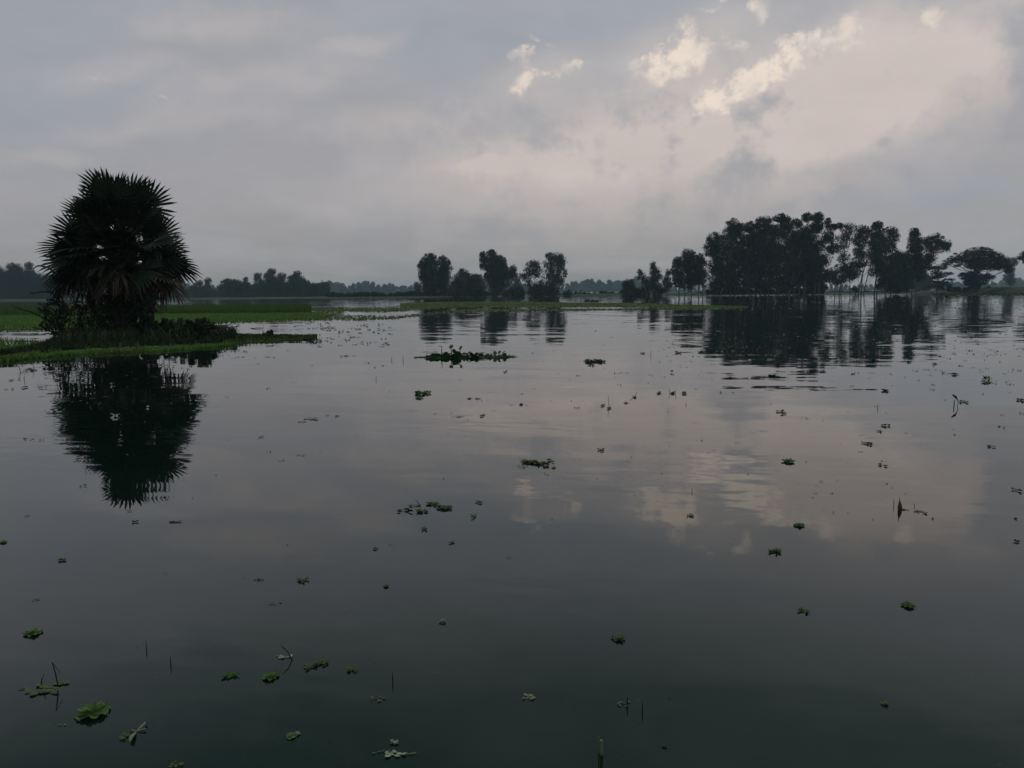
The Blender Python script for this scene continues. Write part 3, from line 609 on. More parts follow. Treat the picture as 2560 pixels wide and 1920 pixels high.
# bright short growth along the near edge, longer grass on top coloured dark for the palm shade
e = np.concatenate([scatter_islet(7000, 130, 580, .0, .055), scatter_islet(8000, -250, 140, .0, .38)]); e[:, 2] = np.maximum(e[:, 2], -.01)
grass_obj('edge_grass', 'bright short green growth along the near water edge of the palm islet', e, .085, .05, 'grass', .8)
e = np.concatenate([scatter_islet(13000, 110, 560, .09, .97), scatter_islet(2600, -200, 110, .3, 1)])
grass_obj('islet_grass', 'longer green grass with palm shade in its colour covering the palm islet around the trunk', e, .19, .036, 'dgrass', .6)
e = scatter_islet(4200, 560, 790, 0, 1); e = e[[rs.rand() < 1.15 - max(0, i_) for i_ in ((e[:, 0] - e[:, 0].min()) / (e[:, 0].max() - e[:, 0].min())) ** 3]]; e[:, 2] = np.maximum(e[:, 2], -.01)
grass_obj('spit_grass', 'weedy green grass on the thin spit pointing out from the islet', e, .12, .045, 'grass', .5, 'dgrass')
# thin stalks standing in the shallow water next to the islet
P = []
for _ in range(3600):
    px = rs.uniform(-260, 160); u = rs.rand(); top = interp(px, [(-260, 850), (0, 846), (70, 853), (160, 864)]); bot = interp(px, FRONT) - 4
    p = gnd(px, top + (bot - top) * u ** .8); P.append((p.x, p.y, -.02))
grass_obj('water_grass', 'thin grass stalks standing in the shallow water beside the palm islet', np.array(P), .17, .03, 'grass', .45)

e = scatter_islet(2600, 150, 590, .22, .95)
grass_obj('rank_grass', 'tall dark rank grass round the foot of the palm', e, .42, .04, 'bush', .7)
# ---- the palm
PB = gnd(317, 847); PB.z = .10
palm = empty('palmyra_palm', PB)
tag(palm, 'dark palmyra palm with a dense egg shaped crown of spiky fan fronds on the islet', 'palm')
def fan(seed, R=1.15, spread=235, nseg=23, petiole=1.35, droop=.15, fold=.25, dead=False, tear=.04):
    r = random.Random(seed); b = MB()
    # petiole along +X then the fan plane X (out) Y (across), Z up; leaf bends down with the radius
    npt = 7; pts = []
    for i in range(npt + 1):
        t = i / npt; pts.append((petiole * t, 0, -droop * .5 * (t * petiole) ** 2 * (.35 if not dead else .5)))
    st = MB(); st.tube(pts, [.05 - .022 * i / npt for i in range(npt + 1)], 5)
    hx, _, hzz = pts[-1]
    def P(rad, ang, lift=0.0):
        x = rad * math.cos(ang); y = rad * math.sin(ang)
        z = -droop * rad * rad * 1.0 - fold * (y * y) / R * (1 if dead else -.35) + lift
        return (hx + x, y, hzz + z)
    a0 = -math.radians(spread) / 2; da = math.radians(spread) / nseg
    for i in range(nseg):
        if r.random() < tear: continue
        aL, aM, aR = a0 + i * da, a0 + (i + .5) * da, a0 + (i + 1) * da
        k = .82 + .18 * math.cos(aM * .6); L = R * k * r.uniform(.9, 1.06)
        rj = R * k * r.uniform(.46, .54) if not dead else R * k * r.uniform(.22, .35)
        lf = .022
        V = [P(.05, aL), P(.05, aM, lf * .3), P(.05, aR), P(rj, aL), P(rj, aM, lf), P(rj, aR)]
        j = r.uniform(-.035, .035) if not dead else r.uniform(-.12, .12)
        tipd = (0.05 if not dead else .35) * r.random() * R
        mx_ = rj + (L - rj) * .55; hw = da * .30
        V += [P(mx_, aM + j * .5 - hw), P(mx_, aM + j * .5, lf * .6), P(mx_, aM + j * .5 + hw)]
        tp = P(L, aM + j); V += [(tp[0], tp[1], tp[2] - tipd)]
        b.add(V, [(0, 1, 4, 3), (1, 2, 5, 4), (3, 4, 7, 6), (4, 5, 8, 7), (6, 7, 9), (7, 8, 9)])
    mk = MT['dead' if dead else 'frond']
    return b.mesh('frond', mk), st.mesh('petiole', mk)
green = [fan(s, R=1.12 + .05 * (s % 3), droop=.06 + .04 * (s % 4), petiole=1.25 + .1 * (s % 3)) for s in range(7)]
mid_ = [fan(20 + s, R=1.1, spread=225, droop=.18 + .05 * s, petiole=1.5, fold=.3, tear=.10) for s in range(4)]
deadm = [fan(40 + s, R=1.05, spread=190, nseg=24, droop=.30 + .07 * s, petiole=1.2, fold=.8, dead=True, tear=.2) for s in range(4)]
def frond(me, z, azd, eld, rolld=0, s=1.0, label=None, off=.12):
    a, e_ = math.radians(azd), math.radians(eld)
    # frame: X along the petiole, Z normal to the fan
    Xv = Vector((math.cos(a) * math.cos(e_), math.sin(a) * math.cos(e_), math.sin(e_)))
    Yv = Vector((-math.sin(a), math.cos(a), 0)); Zv = Xv.cross(Yv)
    q = Matrix((Xv, Yv, Zv)).transposed() @ Matrix.Rotation(math.radians(rolld), 3, 'X')
    o = link('frond', me[0], palm); link('petiole', me[1], o)
    o.matrix_local = Matrix.Translation((math.cos(a) * off, math.sin(a) * off, z)) @ q.to_4x4() @ Matrix.Scale(s, 4)
    if label: o['label'] = label
    return o
pr = random.Random(11)
def ring(meshes, n, z0, z1, e0, e1, s0=1.0, lab=None, rl=50, a0=0):
    """one whorl, evenly spread round the trunk"""
    for i in range(n):
        t = pr.random(); az_ = a0 + 360 * (i + pr.uniform(-.22, .22)) / n
        frond(meshes[pr.randrange(len(meshes))], z0 + (z1 - z0) * t, az_, e0 + (e1 - e0) * t + pr.uniform(-13, 13), pr.uniform(-rl, rl), s0 * pr.uniform(.82, 1.14), lab)
ring(green, 5, 4.25, 4.1, 84, 74, .95, None, 80, 20)
ring(green, 10, 4.2, 4.05, 68, 56, .96, None, 80, 0)
ring(green, 12, 4.1, 3.85, 50, 38, .92, None, 75, 14)
ring(green, 12, 3.85, 3.6, 32, 20, .93, None, 75, 0)
ring(green, 9, 3.9, 3.3, 40, 0, .72, None, 75, 22)
ring(green, 13, 3.6, 3.3, 15, 3, .98, None, 70, 10)
ring(green + mid_, 13, 3.35, 3.1, 2, -8, 1.04, None, 70, 0)
ring(mid_, 9, 3.3, 2.6, 10, -30, .75, None, 75, 7)
ring(mid_, 12, 3.15, 2.9, -5, -13, 1.12, None, 65, 15)
ring(mid_ + deadm[:2], 12, 3.1, 2.8, -9, -18, 1.17, None, 60, 0)
ring(deadm, 9, 3.0, 2.75, -14, -26, 1.1, 'withered brown hanging frond', 50, 12)
# trunk wrapped in old leaf bases
b = MB(); zt = 4.2
b.tube([(0, 0, -.4), (.02, 0, .3), (0, 0, 1.2), (0, 0, 2.4), (0, 0, 3.4), (0, 0, zt)], [.50, .42, .36, .32, .30, .16], 14)
for i in range(120):
    z = .1 + i / 120 * 3.7; a = i * 2.4; rr = .36; ln = pr.uniform(.35, .75)
    d = Vector((math.cos(a), math.sin(a), 0)); p = d * rr * .9 + Vector((0, 0, z)); q = p + d * ln * .55 + Vector((0, 0, ln * pr.uniform(.2, .9)))
    b.tube([p, q], [.075, .045], 4)
b.build('trunk', MT['bark_dark'], palm)

# ---- shrubs around the trunk
def low_shrub(name, label, lobes, D, mk, leaf, dens, branches=(), cat='shrub', orient='any', bark='bark_dark', depth=1.0):
    k = D / F; cx0 = sum(l[0] for l in lobes) / len(lobes)
    b0 = at(cx0, hz(cx0), D); base = Vector((b0.x, D, .15)); root = empty(name, base); cr = MB(); tk = MB()
    for (cx, cy, rx, ry) in lobes:
        c = at(cx, cy, D) - base; rxm, rym = rx * k, ry * k; rd = (rxm * .6 + rym * .4) * depth; c.y += (rs.rand() - .5) * rd
        n = int(dens * 5 * math.pi * rxm * rym / (leaf * leaf * .45)) + 20; ns = max(6, int(8 + 14 * rxm)); per = n // ns + 2
        for j in range(ns):
            d = unit(1)[0]; rr = .3 + .65 * rs.rand() ** .6; sc = np.array(c) + d * [rxm * rr, rd * rr, rym * rr]
            pts = sc + unit(per) * (rs.rand(per, 1) ** .45) * (.28 + .2 * rs.rand()) * min(rxm, rym) * 1.1
            cr.cards(leaf_cards(pts, leaf * .62, leaf * .36, orient), 4)
        tk.tube([(c.x * .3, 0, -.25), (c.x * .7, c.y * .5, c.z * .5), tuple(c)], [.035, .025, .01], 5)
    cr.build('foliage', MT[mk], root)
    for pl in branches:
        pts = [at(x, y, D + dd) - base for (x, y, dd) in pl]
        tk.tube(pts, [.045 - .033 * i / (len(pts) - 1) for i in range(len(pts))], 5)
        for i in range(len(pts) - 1):
            for _ in range(9):
                p = pts[i].lerp(pts[i + 1], pr.random()); d = Vector(unit(1)[0]) * pr.uniform(.05, .16)
                tk.tube([p, p + d], [.011, .004], 3)
    tk.build('branches', MT[bark], root)
    tag(root, label, cat); return root
low_shrub('thorny_shrub', 'scraggly thorny shrub with long bare boughs reaching over the water beside the palm',
    [(150, 800, 32, 30), (175, 775, 30, 34), (135, 765, 22, 26), (190, 815, 36, 28), (215, 790, 26, 34), (125, 790, 14, 22), (160, 825, 34, 14), (150, 735, 22, 16), (110, 815, 18, 10), (105, 775, 12, 8)], 30.6, 'bush', .085, .36,
    [[(150, 815, 0), (110, 795, -.2), (75, 779, -.3), (50, 773, -.4), (30, 764, -.5)], [(160, 800, 0), (130, 772, -.1), (108, 765, -.2), (94, 757, -.3)],
     [(165, 770, 0), (130, 730, 0), (105, 729, -.1), (74, 734, -.2)], [(160, 700, 0), (120, 668, .2), (95, 664, .1), (82, 672, 0)], [(150, 836, 0), (120, 826, -.2), (95, 822, -.3), (80, 818, -.4)],
     [(150, 838, 0), (118, 834, -.2), (98, 838, -.3)], [(170, 790, .3), (150, 730, .4), (140, 700, .4)]])
low_shrub('creeper', 'dense leafy creeper wrapped round the lower trunk of the palm',
    [(262, 800, 32, 34), (300, 790, 40, 46), (338, 800, 28, 38), (290, 755, 42, 26), (325, 750, 26, 22), (240, 760, 26, 24), (300, 830, 62, 14), (350, 760, 16, 20)], 31.0, 'bush', .11, 1.1, cat='creeper')
low_shrub('leafy_shrub', 'loose shrub with broad rounded leaves, on the palm trunk side away from the thorny shrub',
    [(362, 745, 17, 20), (378, 765, 16, 20), (368, 788, 16, 18), (352, 770, 14, 24), (385, 742, 10, 14), (376, 808, 18, 12)], 30.4, 'creeper', .13, .42)
low_shrub('bramble', 'dark low bramble spreading over the islet past the palm trunk',
    [(380, 808, 34, 18), (410, 812, 34, 16), (350, 820, 34, 18), (430, 824, 30, 16), (400, 833, 54, 18), (370, 845, 50, 10)], 30.6, 'bush', .09, 1.0)
low_shrub('rounded_shrub', 'dark rounded shrub mound on the islet by the start of the spit',
    [(500, 822, 38, 26), (478, 835, 40, 26), (520, 838, 38, 26), (535, 850, 30, 17), (500, 854, 56, 18), (470, 810, 22, 12), (525, 814, 18, 10), (550, 850, 18, 15)], 28.6, 'bush', .09, 1.1)
low_shrub('weed_clump', 'pale green leafy weeds between the bramble and the rounded shrub',
    [(447, 812, 16, 14), (440, 838, 18, 18), (452, 858, 18, 12), (430, 806, 12, 8)], 29.6, 'creeper', .09, .55, cat='weeds')
low_shrub('water_weed', 'small arching leafy weed on the thin spit', [(668, 834, 12, 6), (676, 831, 8, 5), (660, 838, 10, 4)], 31.5, 'bush', .09, .8, cat='weed')
# floating branches behind the spit
def twig(label, pts, D=None, r=.02, m='blackstem', name='floating_branch', group=None):
    P = [gnd(x, y) + Vector((0, 0, z)) for (x, y, z) in pts]; o = P[0].copy(); o.z = 0
    b = MB(); b.tube([p - o for p in P], [r * (1 - .6 * i / (len(P) - 1)) for i in range(len(P))], 5)
    for i in range(len(P) - 1):
        for _ in range(3):
            p = P[i].lerp(P[i + 1], pr.random()) - o; d = Vector((pr.uniform(-1, 1), pr.uniform(-.4, .4), pr.uniform(.1, 1))) * r * 5
            b.tube([p, p + d], [r * .4, r * .15], 3)
    tag(b.build(name, MT[m], None, o), label, 'branch', group)
FB = 'branches floating by the spit'
twig('knotted dark branch floating behind the rounded shrub', [(528, 817, .02), (560, 816, .04), (574, 815, .06), (580, 812, .12), (600, 814, .03)], r=.035, group=FB)
twig('thin dark branch floating alone between the rice and the spit', [(628, 821, .01), (645, 823, .03), (656, 821, .02)], r=.02, group=FB)
twig('bent upright twig rising from the spit', [(660, 834, 0), (657, 826, .02), (658, 822, .12), (662, 819, .24)], r=.012, group=FB)
twig('dark knobbly branch lying off the tip of the spit', [(758, 850, .02), (780, 851, .05), (788, 850, .12), (794, 851, .03), (805, 853, .01)], r=.03, group=FB)

# ---------------------------------------------------------------- rice field and floating mats
def in_poly(px, py, top, bot): return interp(px, top) < py < interp(px, bot)
RT = [(-900, 764), (0, 770), (300, 766), (700, 763), (760, 764), (778, 772)]       # rice in world terms: rows between two depths
def field_pts(n, x0, x1, y0f, y1f):
    P = []
    while len(P) < n:
        px = rs.uniform(x0, x1); f, k = gnd(px, y1f(px)), gnd(px, y0f(px)); t = rs.rand()
        p = f.lerp(k, t); P.append((p.x, p.y, -.02))
    return np.array(P)
def round_end(px, x_end=778, w=45): 
    u = max(0, min(1, (x_end - px) / w)); return math.sqrt(1 - (1 - u) ** 2)
yb = lambda px: 786.5 - .009 * (px - 400)                                   # near edge on the water
P = []
while len(P) < 52000:
    px = rs.uniform(-500, 778); e = round_end(px); n0 = gnd(px, yb(px) - 6 * (1 - e)); dn = n0.y; df = dn + 52 * e
    d = dn + (df - dn) * rs.rand() ** 1.5; p = n0 * (d / n0.y); P.append((p.x, d, -.02))
P = np.array(P)
grass_obj('rice', 'even dense stand of dark green rice forming a long strip behind the palm', P, .52, .045, 'rice', .25, 'ricetop', cat='rice')
# low bright green weed in front of the rice
P = []
yt = lambda px: interp(px, [(-500, 796), (400, 787), (700, 784), (800, 783)]); yf = lambda px: interp(px, [(-500, 835), (0, 826), (300, 818), (430, 812), (520, 806), (660, 802), (780, 800), (830, 799)])
while len(P) < 30000:
    px = rs.uniform(-500, 830); f, k = gnd(px, yf(px) + rs.randn() * .8), gnd(px, yt(px)); t = rs.rand(); p = f.lerp(k, t)
    if rs.rand() < .35 + .9 * min(1, (t + .15)) and (px < 700 or rs.rand() < (840 - px) / 150): P.append((p.x, p.y, -.01))
P = np.array(P)
grass_obj('marsh_grass', 'low bright green marsh grass in front of the dark rice strip', P, .17, .06, 'grass', .7)
b = MB(); C = P[::3].copy(); C[:, 2] = .012
b.cards(leaf_cards(C + [0, 0, .01], .16, .10, 'flat') * [1, 1, .5], 4)
tag(b.build('marsh_weed', MT['mat']), 'flat pale weed floating among the low bright green marsh grass', 'weed', kind='stuff')
# patchy floating mat stretching to the right
def fbm2(x, y, sd=0):
    v = 0; a = 1; f = 1
    for i in range(4):
        v += a * math.sin(x * f * .9 + 1.7 * math.sin(y * f * .7 + sd + i) + i * 2.1 + sd) * math.sin(y * f * 1.1 + 1.3 * math.sin(x * f * .5 + sd) + i)
        a *= .6; f *= 1.9
    return v / 2.2
MTOP = [(640, 757), (800, 757), (900, 759), (1000, 758), (1100, 755), (1280, 754), (1440, 757), (1500, 757), (1600, 758), (1700, 762), (1867, 767)]
MBOT = [(640, 784), (780, 800), (900, 801), (980, 798), (1020, 793), (1060, 790), (1130, 783), (1260, 779), (1440, 777), (1560, 776), (1640, 774), (1760, 774), (1867, 769)]
C = []; tries = 0
while len(C) < 80000 and tries < 500000:
    tries += 1
    px = rs.uniform(640, 1867); y0, y1 = interp(px, MTOP), interp(px, MBOT); u = rs.rand() ** .75
    dn, df = gnd(px, y1), gnd(px, y0); p = dn.lerp(df, u)
    yy = 960 - F * ((p - Vector((0, 0, CAM_H))).dot(UPV) / p.dot(FWD)) if False else None
    n = fbm2(p.x * .22, p.y * .16, 3)
    # open water lanes
    sy = hz(px) + F * CAM_H / p.y; v = (sy - y0) / max(1, y1 - y0)
    lane = 0
    if 860 < px < 1700: lane = math.exp(-((v - .62 - .05 * math.sin(px * .02)) / .13) ** 2) * (1.0 if px < 1130 else .9)
    if px < 1000: lane = max(lane, .9 * math.exp(-((v - .12) / .12) ** 2))
    edge = max(math.exp(-((v - .93) / .06) ** 2), .9 * math.exp(-((v - .42) / .08) ** 2))
    dens = .62 + .5 * n - 1.15 * lane + .55 * edge
    if px > 1640: dens += .5
    if rs.rand() < dens: C.append((p.x, p.y, .015 + .02 * rs.rand()))
C = np.array(C)
b = MB(); b.cards(leaf_cards(C, .11, .065, 'flat') * [1, 1, .6] + [0, 0, .008], 4)
tag(b.build('floating_mat', MT['mat']), 'patchy mat of floating weed stretching across the water in a thin band', 'weed', kind='stuff')
sel = C[rs.rand(len(C)) < .28]; sel[:, 2] = -.01
grass_obj('mat_sprouts', 'short sprouts standing up from the floating weed band', sel, .085, .05, 'grass', .6, cat='sprouts')
# bare hump of weed behind the band
low_shrub('weed_hump', 'small brownish hump of weeds above the far side of the floating band', [(1468, 752, 9, 3), (1480, 753, 8, 2.5), (1492, 753, 5, 1.5)], 118, 'debris', .28, 1.3, cat='weeds')
# more weed scattered in front of the bank on the right
C = []
for _ in range(5200):
    px = rs.uniform(2330, 2640); y = interp(px, [(2330, 734), (2450, 731), (2640, 729)]) + abs(rs.randn()) * 3.2; p = gnd(px, max(hz(px) + 6, y)); C.append((p.x, min(p.y, 392), .03))
b = MB(); b.cards(leaf_cards(np.array(C), .5, .3, 'flat') * [1, 1, .6], 4)
tag(b.build('shore_weed', MT['land']), 'thin green weed floating along the foot of the bank', 'weed', kind='stuff')
# ---------------------------------------------------------------- floating plants
qr = random.Random(3)
def dist_at(p): return math.sqrt(p.x ** 2 + p.y ** 2 + CAM_H ** 2)
def leaf_pts(ang, R, lift, wd, cup=.18, wave=.05, x0=.0, nu=6, nv=6, curl=.25, ph=0.0):
    """one ruffled spoon shaped leaf as a grid"""
    V = []
    for i in range(nu + 1):
        u = i / nu; w = wd * R * (math.sin(min(1, u * 1.02) * math.pi * .86 + .12) ** .8 if u < .98 else .62) * (.35 + .65 * u)
        for j in range(nv + 1):
            v = -1 + 2 * j / nv
            r = R * (x0 + (1 - x0) * u) * (1 - .10 * v * v * u)
            z = R * (u * math.sin(lift) - curl * u * u * .35 + cup * v * v * u + wave * math.sin(v * 9 + ph) * u * u)
            x = r * math.cos(lift); y = v * w
            V.append((x * math.cos(ang) - y * math.sin(ang), x * math.sin(ang) + y * math.cos(ang), z))
    Fc = [(i * (nv + 1) + j, (i + 1) * (nv + 1) + j, (i + 1) * (nv + 1) + j + 1, i * (nv + 1) + j + 1) for i in range(nu) for j in range(nv)]
    return V, Fc
def rosette_leaves(R, seed, n_out=8, n_in=5):
    r = random.Random(seed); out = []
    for k in range(n_out):
        out.append((2 * math.pi * (k + r.uniform(-.2, .2)) / n_out, R * r.uniform(.86, 1.08), math.radians(r.uniform(3, 14)), r.uniform(.40, .50), .002))
    for k in range(n_in):
        out.append((2 * math.pi * (k + .5 + r.uniform(-.2, .2)) / n_in, R * r.uniform(.52, .68), math.radians(r.uniform(22, 48)), r.uniform(.42, .5), .006))
    return out
def shift(V, dx, dy, dz): return [(x + dx, y + dy, z + dz) for x, y, z in V]
KIND = dict(rosette='water_lettuce', patch='floating_weed', debris='weed_scrap', speck='leaf_bit', pale='sunken_leaf', blade='grass_stalk', bent='bent_stalk')
CAT = dict(rosette='water plant', patch='water plant', debris='weed scrap', speck='leaf bit', pale='sunken leaf', blade='stalk', bent='stalk')
SPECKS = []
def plant(kind, px, py, w, label=None, group=None, m=None, h=None, lean=0.0, seed=None):
    seed = seed or int(px * 7 + py * 13); r = random.Random(seed)
    p = gnd(px, py); k = dist_at(p) / F; w = w * 1.3 if kind == 'speck' else w; R = w * k / 2; o = Vector((p.x, p.y, 0))
    asp = 1.0
    if kind == 'rosette':
        mk = MT[m or 'lettuce']; L = rosette_leaves(R, seed)
        if w >= 26:
            root = empty(KIND[kind], o, r.random() * 6)
            for (a, rr, lf, wd, z) in L:
                b = MB(); V, Fc = leaf_pts(a, rr, lf, wd, ph=r.random() * 6); b.add(shift(V, 0, 0, z), Fc); b.build('leaf', mk, root, smooth=True)
            ob = root
        else:
            b = MB()
            for (a, rr, lf, wd, z) in L:
                V, Fc = leaf_pts(a, rr, lf, wd, nu=4, nv=4, ph=r.random() * 6); b.add(shift(V, 0, 0, z), Fc)
            ob = b.build(KIND[kind], mk, None, o, smooth=True)
    elif kind == 'patch':      # several small plants grown together
        mk = MT[m or 'lettuce']; b = MB(); n = max(3, int(w / 6)); hh = (h or w * .3) * k / 2 / max(.12, CAM_H / dist_at(p))
        for i in range(n):
            t = -1 + 2 * (i + .5) / n; cx = t * R * (.55 if n < 5 else .72) + r.uniform(-.1, .1) * R; cy = r.uniform(-1, 1) * hh * .5
            rr0 = max(R * r.uniform(.34, .46), 1.7 * R / n); rr0 = min(rr0, max(9 * k, .05)) if w > 40 else rr0
            for q in range(r.choice((6, 7, 8))):
                V, Fc = leaf_pts(r.random() * 6.28, rr0 * r.uniform(.75, 1.15), math.radians(r.uniform(4, 50)), r.uniform(.38, .52), nu=4, nv=3, ph=r.random() * 6); b.add(shift(V, cx, cy, .003), Fc)
        b.tube([(-R * .7, 0, .002), (0, hh * .1, .004), (R * .7, 0, .002)], [.03 * R, .04 * R, .03 * R], 4)
        ob = b.build(KIND[kind], mk, None, o, smooth=True)
    elif kind in ('debris', 'speck', 'pale'):
        mk = MT[m or dict(debris='debris', speck='darkbit', pale='pale')[kind]]; b = MB(); n = dict(debris=max(3, int(w / 5)), speck=3, pale=r.choice((1, 2)))[kind]
        hh = (h or w * (.2 if kind == 'debris' else .3)) * k / 2 / max(.10, CAM_H / dist_at(p))
        for i in range(n):
            cx = r.uniform(-1, 1) * R * ((.45 if kind == 'speck' else .7) if n > 1 else 0); cy = r.uniform(-1, 1) * hh * .7; rr0 = R * (1.0 if n == 1 else (r.uniform(.4, .65) if kind == 'speck' else r.uniform(.25, .5)))
            a = r.uniform(-.5, .5) + (math.pi if r.random() < .5 else 0)
            V, Fc = leaf_pts(a, rr0 * (1.6 if n == 1 else 1.2), math.radians(r.uniform(2, 14) if kind != 'speck' else r.uniform(6, 15)), r.uniform(.34, .5), nu=3, nv=3, cup=.1 if kind != 'speck' else .3, ph=r.random() * 6)
            z = .003 if kind != 'pale' else -r.uniform(.012, .04)
            if n == 1: V = shift(V, -R * .8 * math.cos(a), -R * .8 * math.sin(a), 0)
            b.add(shift(V, cx, cy, z), Fc)
        if kind == 'debris':
            for _ in range(2):
                x = r.uniform(-1, 1) * R; b.tube([(x, 0, .002), (x + r.uniform(-.7, .7) * R, r.uniform(-.5, .5) * hh, .006)], [.02 * R + .0012, .01 * R + .0008], 4)
        ob = b.build(KIND[kind], mk, None, o, smooth=True)
    elif kind in ('blade', 'bent'):
        mk = MT[m or 'blackstem']; b = MB(); H = h * k
        t = max(.0022, .45 * k)
        if kind == 'blade': b.tube([(0, 0, -.05), (lean * H * .5, 0, H * .5), (lean * H, 0, H)], [t * 1.5, t * 1.2, t * .4], 5)
        else: b.tube([(0, 0, -.05), (lean * H * .6, 0, H * .6), (lean * H, 0, H), (lean * H + .3 * H, 0, H * .55)], [t * 1.5, t * 1.3, t, t * .4], 5)
        ob = b.build(KIND[kind], mk, None, o)
    return tag(ob, label, CAT[kind], group)
pl = plant
# ---- near water, one by one
pl('rosette', 230, 1783, 70, 'largest floating water lettuce, open bright green rosette nearest the photographer')
pl('rosette', 83, 1585, 36, 'round water lettuce near the photo edge, above the matted debris with the kinked stalk')
pl('rosette', 8, 1357, 15, 'small water lettuce cut by the photo edge below the palm reflection')
pl('patch', 154, 1402, 25, 'small ragged water lettuce floating below the palm reflection', h=9)
pl('debris', 93, 1500, 20, 'thin dark weed scrap above the round water lettuce at the edge', m='darkbit')
pl('blade', 366, 1622, 0, 'short thick stub of leaf standing upright in open water', h=22, m='hystem')
pl('pale', 377, 1618, 12, 'pale sunken leaf next to the upright stub')
pl('blade', 427, 1662, 0, 'short lone dark blade standing between the upright stub and the row of lettuces', h=20)
pl('bent', 149, 1716, 0, 'tall thin dark stalk with a folded tip rising from the matted debris', h=52, lean=-.22)
pl('debris', 112, 1722, 84, 'matted pale green debris lying around the foot of the folded stalk', h=26, m='lettuce_dull')
pl('blade', 98, 1716, 0, 'faint slanting dark blade standing in the matted debris', h=28, lean=.45)
pl('pale', 117, 1801, 22, 'oval dull leaf just under the surface near the largest water lettuce', m='lettuce_dull')
pl('debris', 155, 1814, 18, 'torn pale root scrap trailing from the largest water lettuce', m='pale')
pl('patch', 310, 1844, 26, 'small yellowish water weed beside a pale cross shaped leaf', h=16, m='lettuce_dull')
b = MB(); p = gnd(341, 1830); k = dist_at(p) / F
for a, l in ((.2, 20), (2.9, 16), (1.25, 30), (4.9, 42)):
    V, Fc = leaf_pts(a, l * k, .1, .16, nu=4, nv=2); b.add(shift(V, 0, 0, .003), Fc)
tag(b.build('cross_leaf', MT['pale'], None, (p.x, p.y, 0), smooth=True), 'pale cross shaped leaf cluster lying on the dark near water', 'leaf')
pl('pale', 399, 1795, 13, 'small pale leaf floating alone between the cross shaped leaf and the dull lettuce')
pl('pale', 319, 1878, 14, 'dark blurred sunken leaf below the cross shaped leaf', m='darkbit')
pl('patch', 441, 1914, 32, 'yellow green weed cut by the lower photo edge', h=22, m='lettuce_dull')
pl('pale', 35, 1913, 12, 'faint pale sunken leaf in the lower corner of the photo')
pl('patch', 577, 1689, 38, 'flat ragged water lettuce, first of the row of bright plants in the near water', h=16)
pl('rosette', 676, 1694, 37, 'round water lettuce next to the long bent blade')
pl('patch', 772, 1671, 36, 'bright water lettuce forming one half of the biggest bright near clump', h=20)
pl('patch', 806, 1659, 38, 'curly bright water lettuce joined to the biggest bright near clump', h=18)
pl('pale', 797, 1676, 11, 'whitish leaf tucked under the biggest bright near clump')
pl('patch', 879, 1678, 32, 'small water lettuce with a trailing pale stem, last of the bright row', h=16)
pl('bent', 743, 1650, 0, 'long bent dark grass blade leaning over the pale debris', h=36, lean=-1.0, m='blackstem')
pl('debris', 715, 1642, 44, 'pale stringy debris under the long bent blade', h=12, m='pale')
pl('debris', 688, 1508, 28, 'stringy thin weed floating above the row of bright plants', h=6)
pl('blade', 982, 1706, 0, 'straight thin dark stick standing alone in the near water', h=24)
pl('debris', 948, 1750, 38, 'pale arching leaf with a drooping end under the straight stick', h=16, m='lettuce_dull')
pl('rosette', 728, 1842, 24, 'dull grey green water lettuce in the dark near water', m='lettuce_dull')
pl('rosette', 743, 1836, 14, 'small pale rosette growing out of the dull grey green lettuce', m='pale')
pl('patch', 984, 1860, 28, 'pinkish withered small weed with a thin tail near the lower edge', h=12, m='pale')
pl('debris', 955, 1881, 34, 'thin bent greenish stem lying on the water near the lower edge', h=8, m='lettuce_dull')
pl('debris', 992, 1887, 52, 'long thin withered leaf with a knot in its middle near the lower edge', h=12, m='pale')
pl('pale', 971, 1915, 44, 'curved pale sunken leaf cut by the lower photo edge', m='pale')
pl('pale', 1094, 1657, 44, 'long faint leaf lying below the surface right of the straight stick', m='lettuce_dull')
pl('patch', 1107, 1554, 22, 'small whitish withered plant floating in open dark water', h=10, m='pale')
pl('debris', 648, 1451, 32, 'pair of thin floating grass blades crossing at one end', m='blackstem', h=9)
pl('patch', 757, 1453, 30, 'green water lettuce with two spiky leaves above the stringy weed', h=14)
pl('rosette', 965, 1467, 15, 'little pale green water lettuce alone in the middle near water', m='lettuce_dull')
pl('patch', 1061, 1323, 20, 'small water lettuce below the pair of plants beside the long weed raft', h=10)
pl('patch', 1130, 1358, 18, 'faded small water plant floating on the dark cloud reflection', h=9, m='lettuce_dull')
pl('patch', 939, 1372, 17, 'tiny dark water plant with a pale leaf near two specks', h=8)
pl('debris', 1273, 1395, 13, 'tiny cross shaped scrap like an insect on the dark water', m='blackstem')
pl('patch', 1546, 1597, 38, 'yellow green ragged water lettuce in the middle of the dark near water', h=24)
pl('debris', 1330, 1743, 50, 'triangular withered leaf with a thin stem in the dark near water', h=18, m='pale')
pl('debris', 1556, 1761, 34, 'torn weed scrap at the foot of the slanting dark stalk', h=16, m='lettuce_dull')
pl('blade', 1567, 1766, 0, 'slanting dark stalk rising from a torn weed scrap', h=24, lean=.1)
pl('blade', 1606, 1780, 0, 'thin dark stalk standing beside the slanting stalk', h=26)
pl('pale', 1591, 1736, 20, 'curved pale leaf tip above the two stalks')
pl('pale', 1582, 1796, 14, 'bright thin scrap below the two stalks')
pl('patch', 1661, 1868, 16, 'small yellow green leaf floating near the lower edge', h=14, m='lettuce')
b = MB(); p = gnd(1503, 1886); k = dist_at(p) / F
b.tube([(.004, 0, -.05), (0, 0, 34 * k)], [4.4 * k, 3.8 * k], 9)
b.tube([(-4 * k, .01, -.05), (-5 * k, .01, 40 * k)], [1.6 * k, 1.2 * k], 5)
